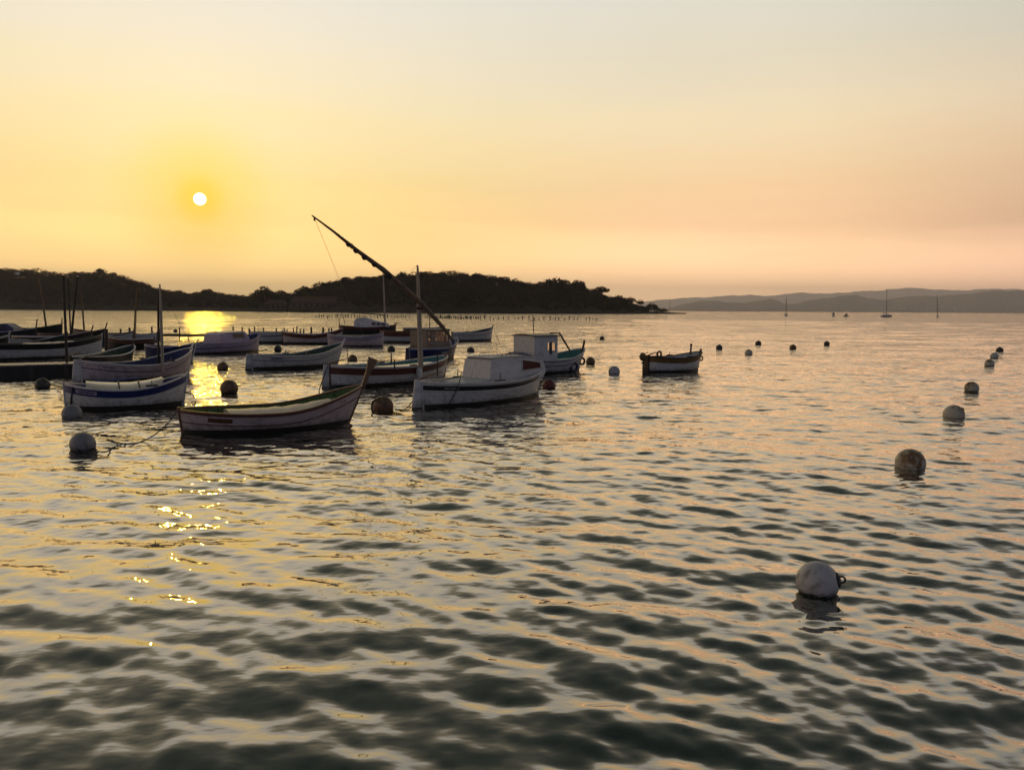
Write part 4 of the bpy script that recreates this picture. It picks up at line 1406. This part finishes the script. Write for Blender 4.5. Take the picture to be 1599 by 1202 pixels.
for q in (.20, .38, .55):
    for sd in (1, -1):
        m4.panel('window', [(Lh * q, .80, 1.36), (Lh * (q + .14), .80, 1.36), (Lh * (q + .13), .78, 1.62 - .12 * q), (Lh * q, .78, 1.66 - .12 * q)], .03, M['dark_glass'], cb, sd)
mb_, mt_ = at_d(601.5, 503, 80), at_d(598, 422, 80)
m4.spar('mast', [mb_ - Vector((0, 0, .6)), mb_.lerp(mt_, .5), mt_], [.10, .085, .05], 'mast')
m4.spar('boom', [at_d(601, 492, 80), at_d(565, 489, 80), at_d(533, 487, 80)], [.05, .05, .04], 'spar')
m4.spar('boom_strut', [at_d(533.5, 488, 80), at_d(539, 506, 79.5)], [.03, .03], 'dark_metal')
m4.spar('bowsprit', [at_d(615, 505, 80), at_d(626, 504.5, 80)], [.05, .03], 'dark_wood')
m4.spar('stay', [at_d(598, 424, 80), at_d(615, 503, 79.9)], [.014] * 2, 'dark_rope', seg=5)
m4.spar('topping_lift', [at_d(598.2, 432, 80), at_d(566, 488, 80)], [.012] * 2, 'dark_rope', seg=5)
m5 = by_bow('white boat with a broad brown band, behind the dark blue motor boat', 663, 70, 0, 4.0, 1.9, 1.05, .98, 1.1, rb=.1, fullness=.5)
std(m5, 'bottom', 'grey_white', [(.45, 'brown'), (.08, 'ochre')], 'brown', 'brown', 'planks', 'dark_wood', .2, None, .1, .05)
m7 = by_bow('dark low boat showing behind the wheelhouse of the blue motor boat', 692, 84, 0, 4.3, 1.9, 1.0, .95, 1.2, rb=.1, fullness=.5)
std(m7, 'bottom', 'black', [(.1, 'grey_white')], 'grey_white', 'black', 'planks', 'dark_wood', .2, None, .2, .05)
m7.spar('light_mast', [at_d(671, 516, 84.5), at_d(671, 502, 84.5)], [.05, .04], 'dark_wood')
m6 = Boat('grey open boat with raised dark bow, beyond the blue motor boat',
          at(706, 533), at(766, 531), 1.9, 0.85, 0.82, 1.22, group='moored traditional wooden boats', rb=0.18, rs=0.02, fullness=0.55)
std(m6, 'bottom', 'grey_white', [(.30, 'black'), (.26, 'grey_white'), (.05, 'grey_white')], 'grey_white', 'black', 'planks', 'dark_wood', .26, None, .32, .1, lean=.5, tholes=.1)

# ------------------------------------------------------------------ jetty, pontoon and poles
jt = empty('jetty', (-20, 72, 0), 0, 'long dark wooden jetty on posts running behind the moored boats', 'jetty')
jx0, jx1 = at_d(112, 500, 72).x + 20, at_d(648, 500, 72).x + 20
mb = MB()
rr = random.Random(4)
x = jx0
while x < jx1:
    w_ = rr.uniform(.16, .22)
    mb.box((x, -.75, .50 + rr.uniform(-.01, .01)), (x + w_ - .015, .75, .56 + rr.uniform(-.008, .012)), M['dark_wood'])
    x += w_
mb.build('deck', jt)
mb = MB()
for yy in (-.6, .6):
    mb.box((jx0, yy - .06, .36), (jx1, yy + .06, .485), M['dark_wood'])
mb.build('beam', jt)
for px, top, w_ in ((188, 512, .17), (202, 513, .2), (237, 511, .17), (249, 512, .24), (280, 512, .12), (294, 513, .07), (323, 513, .06), (338, 512, .07), (364, 511, .15), (378, 512, .15), (389, 513, .14), (397, 511, .12),
                    (411, 512, .13), (431, 511, .13), (444, 512, .13), (458, 511, .12), (463, 510, .12), (469, 512, .12), (474, 512, .12), (486, 510, .2), (504, 510, .2), (513, 511, .15), (518, 513, .15)):
    tp = at_d(px, top, 71.1)
    xx = tp.x + 20
    mb = MB()
    mb.tube([(xx + rr.uniform(-.05, .05), -.88, -1.0), (xx, -.88, .4), (xx + rr.uniform(-.04, .04), -.88, tp.z + rr.uniform(-.1, .08))], [w_ * .55, w_ * .5, w_ * .46], M['dark_wood'], 8)
    mb.build('post', jt)

pn_a, pn_b = at(-90, 594), at(113, 587)
d = (pn_b - pn_a); ln = d.length; rz = math.atan2(d.y, d.x)
pt = empty('pontoon', pn_a, rz, 'low dark pontoon with a pale planked edge, at the left edge of the view', 'pontoon')
mb = MB()
x = 0
while x < ln:
    w_ = rr.uniform(.14, .19)
    mb.box((x, 0.02, .50 + rr.uniform(-.006, .006)), (x + w_ - .012, 1.35, .545 + rr.uniform(-.006, .006)), M['planks'])
    x += w_
mb.build('deck', pt)
mb = MB(); mb.box((0, 0, -.5), (ln, 1.37, .495), M['pile']); mb.build('float', pt)
mb = MB()
x = 0.4
while x < ln:
    mb.box((x, -.035, -.4), (x + .16, -.003, .47), M['dark_wood']); x += 1.3
mb.build('fender_board', pt)
def pole(label, px0, py0, px1, py1, dist, r0, r1, m='pile', cap=None):
    a, b = at_d(px0, py0, dist), at_d(px1, py1, dist)
    e = empty('mooring_pole', (a.x, a.y, 0), 0, label, 'pole')
    o = Vector((a.x, a.y, 0))
    dn = (a - b).normalized() * ((a.z + 1.2) / max(.2, (a - b).normalized().z * -1))
    mb = MB(); mb.tube([a + dn - o, a - o, a.lerp(b, .5) - o, b - o], [r0, r0, (r0 + r1) / 2, r1], M[m], 10); mb.build('shaft', e)
    if cap:
        mb = MB(); mb.sphere(b - o + Vector((0, 0, r1 * .3)), r1 * 1.1, M[cap], 10, 8); mb.build('cap', e)
pole('thick black pole standing at the end of the pontoon', 104.5, 566, 99, 432, 34.5, .062, .048, cap='dark_wood')
pole('thin dark pole with a pale cap, between two thicker poles', 110, 518, 106.5, 433, 64, .065, .05, cap='fender')
pole('dark pole leaning to the right with a pale cap', 112, 518, 121, 432, 60, .09, .065, cap='fender')
pole('short dark post beside the gap left of the jetty', 166, 545, 166, 514, 50, .10, .10, m='dark_wood')
pole('dark furled spar standing close to the white mast', 247.5, 545, 247, 456, 33.2, .05, .045, m='pile')

# ------------------------------------------------------------------ buoys
def buoy_mat(name, base, stain, lim, stained=False):
    m, t, b = principled(name)
    tc = t.nodes.new('ShaderNodeTexCoord')
    n = t.nodes.new('ShaderNodeTexNoise'); n.inputs['Scale'].default_value = 2.4; n.inputs['Detail'].default_value = 6
    t.links.new(tc.outputs['Object'], n.inputs['Vector'])
    r = t.nodes.new('ShaderNodeValToRGB')
    ramp(r, [(lim, (*stain, 1)), (lim + .10, (*[(a + b_) / 2 for a, b_ in zip(stain, base)], 1)), (lim + .2, (*base, 1))], 'LINEAR')
    so = t.nodes.new('ShaderNodeSeparateXYZ'); t.links.new(tc.outputs['Object'], so.inputs[0])
    mo = t.nodes.new('ShaderNodeMath'); mo.operation = 'MULTIPLY_ADD'; mo.inputs[1].default_value = -0.33
    t.links.new(so.outputs[2], mo.inputs[0]); t.links.new(n.outputs[0], mo.inputs[2])
    mo2 = t.nodes.new('ShaderNodeMath'); mo2.operation = 'ADD'; mo2.inputs[1].default_value = 0.17
    t.links.new(mo.outputs[0], mo2.inputs[0])
    t.links.new(mo2.outputs[0] if stained else n.outputs[0], r.inputs[0])
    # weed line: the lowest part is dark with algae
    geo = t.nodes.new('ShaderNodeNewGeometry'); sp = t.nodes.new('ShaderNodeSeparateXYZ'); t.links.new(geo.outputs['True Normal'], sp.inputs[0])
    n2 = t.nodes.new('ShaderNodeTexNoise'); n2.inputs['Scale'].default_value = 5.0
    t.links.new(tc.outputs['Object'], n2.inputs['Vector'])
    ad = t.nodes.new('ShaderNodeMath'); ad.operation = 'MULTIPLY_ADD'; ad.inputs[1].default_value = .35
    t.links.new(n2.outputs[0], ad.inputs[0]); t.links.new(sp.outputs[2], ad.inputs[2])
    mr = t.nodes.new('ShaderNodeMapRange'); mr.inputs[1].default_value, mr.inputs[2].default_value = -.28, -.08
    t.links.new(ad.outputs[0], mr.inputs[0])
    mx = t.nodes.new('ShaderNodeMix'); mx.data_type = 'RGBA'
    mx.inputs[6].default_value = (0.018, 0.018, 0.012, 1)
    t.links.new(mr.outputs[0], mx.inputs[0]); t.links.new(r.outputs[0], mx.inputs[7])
    t.links.new(mx.outputs[2], b.inputs['Base Color'])
    b.inputs['Roughness'].default_value = .5
    bp = t.nodes.new('ShaderNodeBump'); bp.inputs['Distance'].default_value = .01; bp.inputs['Strength'].default_value = .6
    t.links.new(n.outputs[0], bp.inputs['Height']); t.links.new(bp.outputs[0], b.inputs['Normal'])
    return m
BM = {'white': buoy_mat('white_buoy_plastic', (.40, .39, .40), (.22, .20, .18), .30),
      'grey': buoy_mat('backlit_white_buoy_plastic', (.20, .195, .20), (.11, .10, .09), .30),  # white buoys seen against the light, their shade put into a darker colour
      'rust': buoy_mat('stained_buoy_plastic', (.44, .40, .32), (.17, .09, .03), .36, True),
      'brown': buoy_mat('brown_buoy_plastic', (.18, .088, .040), (.085, .042, .02), .42),
      'dark': buoy_mat('dark_buoy_plastic', (.055, .048, .042), (.03, .026, .022), .42),
      'red': buoy_mat('red_buoy_plastic', (.13, .02, .014), (.06, .014, .010), .40)}
MESH = {}
def buoy(label, px, py, dpx, mat='white', ring=None, hub=True, rot=None, dist=None):
    rpx = dpx / 2
    g = at(px, py + 0.42 * rpx) if dist is None else at_d(px, py, dist)
    r_ = rpx * g.y / FPX * 1.0
    if mat not in MESH:
        mb = MB()
        mb.sphere((0, 0, 0), 1.0, BM[mat], 32, 20)
        MESH[mat] = mb
    rr = random.Random(int(px * 3 + py))
    o = MESH[mat].build('mooring_buoy')
    tag(o, label, 'buoy', 'mooring buoys on the water')
    o.location = (g.x, g.y, r_ * .40)
    o.scale = (r_,) * 3
    o.rotation_euler = rot or (rr.uniform(-.2, .2), rr.uniform(-.2, .2), rr.uniform(0, 6.28))
    if hub:
        mb = MB(); mb.tube([(0, 0, .93), (0, 0, 1.02), (0, 0, 1.05)], [.24, .22, .14], BM[mat] if mat != 'rust' else M['wood'], 14); mb.tube([(0, 0, 1.0), (0, 0, 1.12)], .07, M['metal'], 8)
        mb.build('end_cap', o)
    if ring:
        mb = MB(); mb.torus((0, 0, 1.11), .16, .05, M['dark_metal'], 'Y', 18, 8); mb.build('ring', o)
        mb = MB(); mb.tube([(0, 0, .90), (0, 0, 1.0), (0, 0, 1.06)], [.40, .34, .2], M['rubber'], 18); mb.build('collar', o)
    return o
buoy('large white buoy with a black collar and ring, alone nearest in the right foreground', 1276, 907, 66, 'white', True, False, (R(20), R(74), R(-4)))
buoy('stained pale buoy with a rusty top, second nearest on the right', 1421, 722, 45, 'rust', rot=(R(58), R(-8), R(-20)))
buoy('stained pale buoy with a rusty top, third nearest in the right hand line', 1489, 647, 31, 'rust', rot=(R(50), R(14), R(60)))
buoy('stained pale buoy, fourth in the right hand line close to the edge', 1517, 606, 21, 'rust', rot=(R(-20), R(30), R(150)))
buoy('pale buoy, nearest of the tight trio by the right edge', 1545, 568, 14, 'rust')
buoy('small white buoy, middle one of the tight trio by the right edge', 1552.5, 556.5, 12, 'white')
buoy('dark small buoy, farthest of the tight trio by the right edge', 1561, 547, 10.5, 'dark')
buoy('small dark buoy just right of the lone white boat', 1123, 543, 10, 'dark')
buoy('stained small buoy with a stub on top, nearest of four right of the lone boat', 1169, 551.5, 12, 'rust')
buoy('small dark buoy, farthest of the group right of the lone boat', 1184, 536.5, 9.5, 'dark')
buoy('small yellowish brown buoy, alone in the middle of the open bay', 1238, 543, 10.5, 'brown')
buoy('tiny dark buoy, rightmost of those in the middle of the open bay', 1291, 537, 9, 'dark')
buoy('white buoy between the tall wheelhouse boat and the lone small boat', 959, 580, 18, 'white', rot=(R(30), R(-60), 0))
buoy('brown buoy close off the bow of the tall wheelhouse boat', 922, 564.5, 14.5, 'brown')
buoy('tiny dark buoy beyond the bow of the tall wheelhouse boat', 940, 528.5, 7.5, 'dark')
buoy('red buoy hanging at the bow of the long cabin boat', 857, 602, 21, 'red', rot=(R(20), R(10), 0))
buoy('dark brown buoy to the right of the blue motor boat', 735, 548, 12.5, 'dark')
buoy('dark buoy between the lateen boat and the jetty row', 611, 546, 12.5, 'dark')
buoy('brown buoy off the raised bow of the open greyish boat', 551, 561, 14.5, 'brown')
buoy('large brown buoy with a rope loop, between front boat and long cabin boat', 598, 634, 33, 'brown', rot=(R(40), R(-20), 0))
buoy('large brown buoy in the sun glitter, behind the front boat', 358, 606, 27, 'brown', rot=(R(30), R(60), 0))
buoy('smaller brown buoy in the sun glitter, farther than the large one', 348, 573.5, 17, 'brown')
buoy('large greyish white buoy floating left of the front boat', 129.5, 693, 38, 'grey', hub=False, rot=(0, 0, 1))
buoy('greyish white buoy half hidden against the stern of the blue banded boat', 113, 646, 30, 'grey', hub=False, rot=(0, 0, 2))
buoy('dark buoy floating before the pontoon at far left', 66.5, 601, 22, 'dark')
buoy('dark buoy behind the stern of the open greyish boat', 434, 545, 12, 'dark')
buoy('small dark buoy below the red trimmed boat at the jetty', 499, 533, 6.5, 'dark')
buoy('small dark buoy beyond the jetty, seen over its deck', 274, 517, 6.5, 'dark')
buoy('small dark buoy under the broad brown banded boat', 621, 530, 6, 'dark')

# ropes
def rope(label, pts, r_=.014, m='dark_rope'):
    P = [Vector(p) for p in pts]
    Q = []
    for i in range(len(P) - 1):          # smooth curve through the points
        p0, p1, p2, p3 = P[max(0, i - 1)], P[i], P[i + 1], P[min(len(P) - 1, i + 2)]
        for k in range(8):
            u = k / 8
            Q.append(0.5 * ((2 * p1) + (p2 - p0) * u + (2 * p0 - 5 * p1 + 4 * p2 - p3) * u * u + (3 * p1 - p0 - 3 * p2 + p3) * u ** 3))
    Q.append(P[-1])
    mb = MB(); mb.tube(Q, r_, M[m], 6)
    return tag(mb.build('mooring_rope'), label, 'rope')
st = Vector(A.M @ Vector((A.x_at(-1, .55) - .05, 0, .55)))
rope('slack mooring rope from the front boat stern down to the water', [st, at_d(255, 668, 17.0), at(225, 688, .03), at(195, 693, .03), at(168, 686, .03)])
rope('rope lying on the water beside the large greyish buoy', [at(148, 704, .03), at(166, 705, .04), at(175, 699, .03), at(196, 692, .02)])
rope('mooring rope from the lateen boat stern to the water', [at_d(512, 571, 26.3), at_d(503, 595, 26.3), at(498, 611, -.05)], .018)
rope('mooring rope from the long cabin boat to the brown buoy', [at(647, 622, .12), at(634, 638, .05), at(617, 639, .04)], .016)
rope('mooring line hanging from the bow of the open greyish boat', [at_d(541, 541, 38.6), at_d(543, 556, 38.4), at(544, 575, -.02)], .02)
rope('rope arching over the side of the large brown buoy', [at(592, 622, .50), at(582, 628, .34), at(581, 641, .12), at(585, 648, .0)], .03)
rope('short line from the blue banded boat bow to the water', [at_d(287, 612, 22.2), at_d(301, 617, 22.0), at(304, 622, .02)], .016)
rope('thin line from the grey open boat bow into the water', [at_d(771, 516, 72.5), at_d(776, 526, 71), at(779, 531, 0)], .02)
rope('short rope from the dark buoy to the blue banded boat', [at(77, 600, .08), at(86, 602, .05), at(97, 605, .25)], .02)

# stakes of the mussel beds
rr = random.Random(9)
proto = None
sx = []
x = 494
while x < 640:
    sx.append(x); x += rr.uniform(2.5, 6.5)
x = 664
while x < 752:
    sx.append(x); x += rr.uniform(1.2, 3.4)
x = 757
while x < 905:
    sx.append(x); x += rr.uniform(5.0, 10.5)
sx += [915, 920, 926, 931]
for i, x in enumerate(sx):
    yb = float(np.interp(x, [494, 640, 750, 930], [495.5, 496.5, 498.5, 500.5])) + rr.uniform(-.5, .5)
    g = at(x, yb)
    if proto is None:
        mb = MB(); mb.tube([(0, 0, -1), (.03, 0, .6), (.0, 0, 1.0)], [.14, .13, .11], M['pile'], 7); mb.box((-.4, -.05, .72), (.35, .05, .84), M['pile'])
        proto = mb.build('mussel_stake'); o = proto
    else:
        o = proto.copy(); COL.objects.link(o)
    o.location = g
    s = rr.uniform(.55, 1.25)
    o.scale = (rr.uniform(.7, 1.5), 1, s)
    o.rotation_euler = (rr.uniform(-.12, .12), rr.uniform(-.15, .15), rr.uniform(0, 3))
    tag(o, 'thin dark stake in the row across the water before the island', 'stake', 'stakes in the row before the island')

# ------------------------------------------------------------------ distant yachts
def yacht(label, px, dist, ln, head, mast_px=None, cabin=True, col='grey_white', name='sailing_yacht', lean=0):
    g = at_d(px, 480, dist)
    d = Vector((math.cos(R(head)), math.sin(R(head)), 0))
    p = Vector((g.x, g.y, 0))
    b = Boat(label, p - d * ln / 2, p + d * ln / 2, ln * .3, ln * .11, ln * .095, ln * .14, cat='yacht' if mast_px else 'motorboat', name=name, rb=.5, rs=0.1, fullness=.55, transom=.55)
    b.hull('bottom', col, [(.12, 'navy')])
    b.deck(0.03, 'grey_white')
    Lh = ln / 2
    h_ = ln * .095
    cb = b.cabin([(-Lh * .45, h_ - .1), (-Lh * .40, h_ + ln * .09), (Lh * .1, h_ + ln * .10), (Lh * .45, h_ + ln * .03), (Lh * .5, h_ - .1)], ln * .11, ln * .08, 'white' if cabin else 'grey_white')
    if mast_px:
        a = at_d(px, 488, dist); tp = at_d(px + lean, mast_px, dist)
        b.spar('mast', [Vector((g.x, g.y, h_ - .3)), Vector((tp.x, tp.y, tp.z))], [.16, .10], 'dark_metal')
        b.spar('boom', [Vector((g.x, g.y, h_ + ln * .17)), Vector((g.x, g.y, h_ + ln * .17)) - d * ln * .42], [.12, .10], 'grey_canvas')
        st_ = MB()
        for end in (-1, 1):
            st_.tube([b.w2l(tp), Vector((end * Lh * .97, 0, ln * .12))], .018, M['dark_metal'], 4)
        st_.build('stay', b.e)
    else:
        mb = MB(); mb.box((-Lh * .25, -ln * .09, h_ + ln * .1), (Lh * .12, ln * .09, h_ + ln * .24), M['dark_glass']); mb.build('wheelhouse', b.e)
        mb = MB(); mb.box((-Lh * .32, -ln * .1, h_ + ln * .242), (Lh * .18, ln * .1, h_ + ln * .26), M['white']); mb.build('roof', b.e)
    return b
yacht('distant sailing yacht with bare mast, leftmost on the open water', 1228, 520, 7.5, 60, 463)
yacht('distant white motorboat, left one of the pair on the horizon', 1302, 500, 7, 70, None, name='motor_boat')
yacht('distant dark motorboat, right one of the pair on the horizon', 1322, 480, 5.5, 40, None, False, 'navy', name='motor_boat')
yacht('largest distant sailing yacht with the tallest mast, right of the pair of motorboats', 1385, 460, 9.5, 30, 451)
yacht('small distant sailing yacht near the right end of the horizon', 1465, 500, 5.5, 70, 460, lean=-2)
yacht('sailing yacht behind the tip of the island, only mast and deck showing', 1046, 900, 9, 20, 465)

# gull over the left shore
g = at_d(27, 428, 95)
gl = empty('gull', g, 0.2, 'white gull gliding in front of the wooded shore at far left', 'bird')
mb = MB()
mb.tube([(-.30, 0, .02), (-.2, 0, .01), (-.05, 0, 0), (.1, 0, 0), (.2, 0, .03), (.27, 0, .03), (.33, 0, .015)], [.02, .05, .085, .085, .06, .055, .012], M['gull'], 10)
for sd in (1, -1):
    rows = []
    for u, ch, zz, sw in ((0, .24, .03, 0), (.3, .22, .16, .05), (.62, .17, .20, .02), (.9, .10, .15, -.10), (1.0, .02, .12, -.18)):
        y = sd * u * .62
        rows.append([(sw + ch / 2, y, zz), (sw, y, zz + .025), (sw - ch / 2, y, zz - .005), (sw, y, zz - .012)])
    mb.quadgrid(rows, M['gull'], close=True, flip=(sd == -1))
mb.build('body', gl)
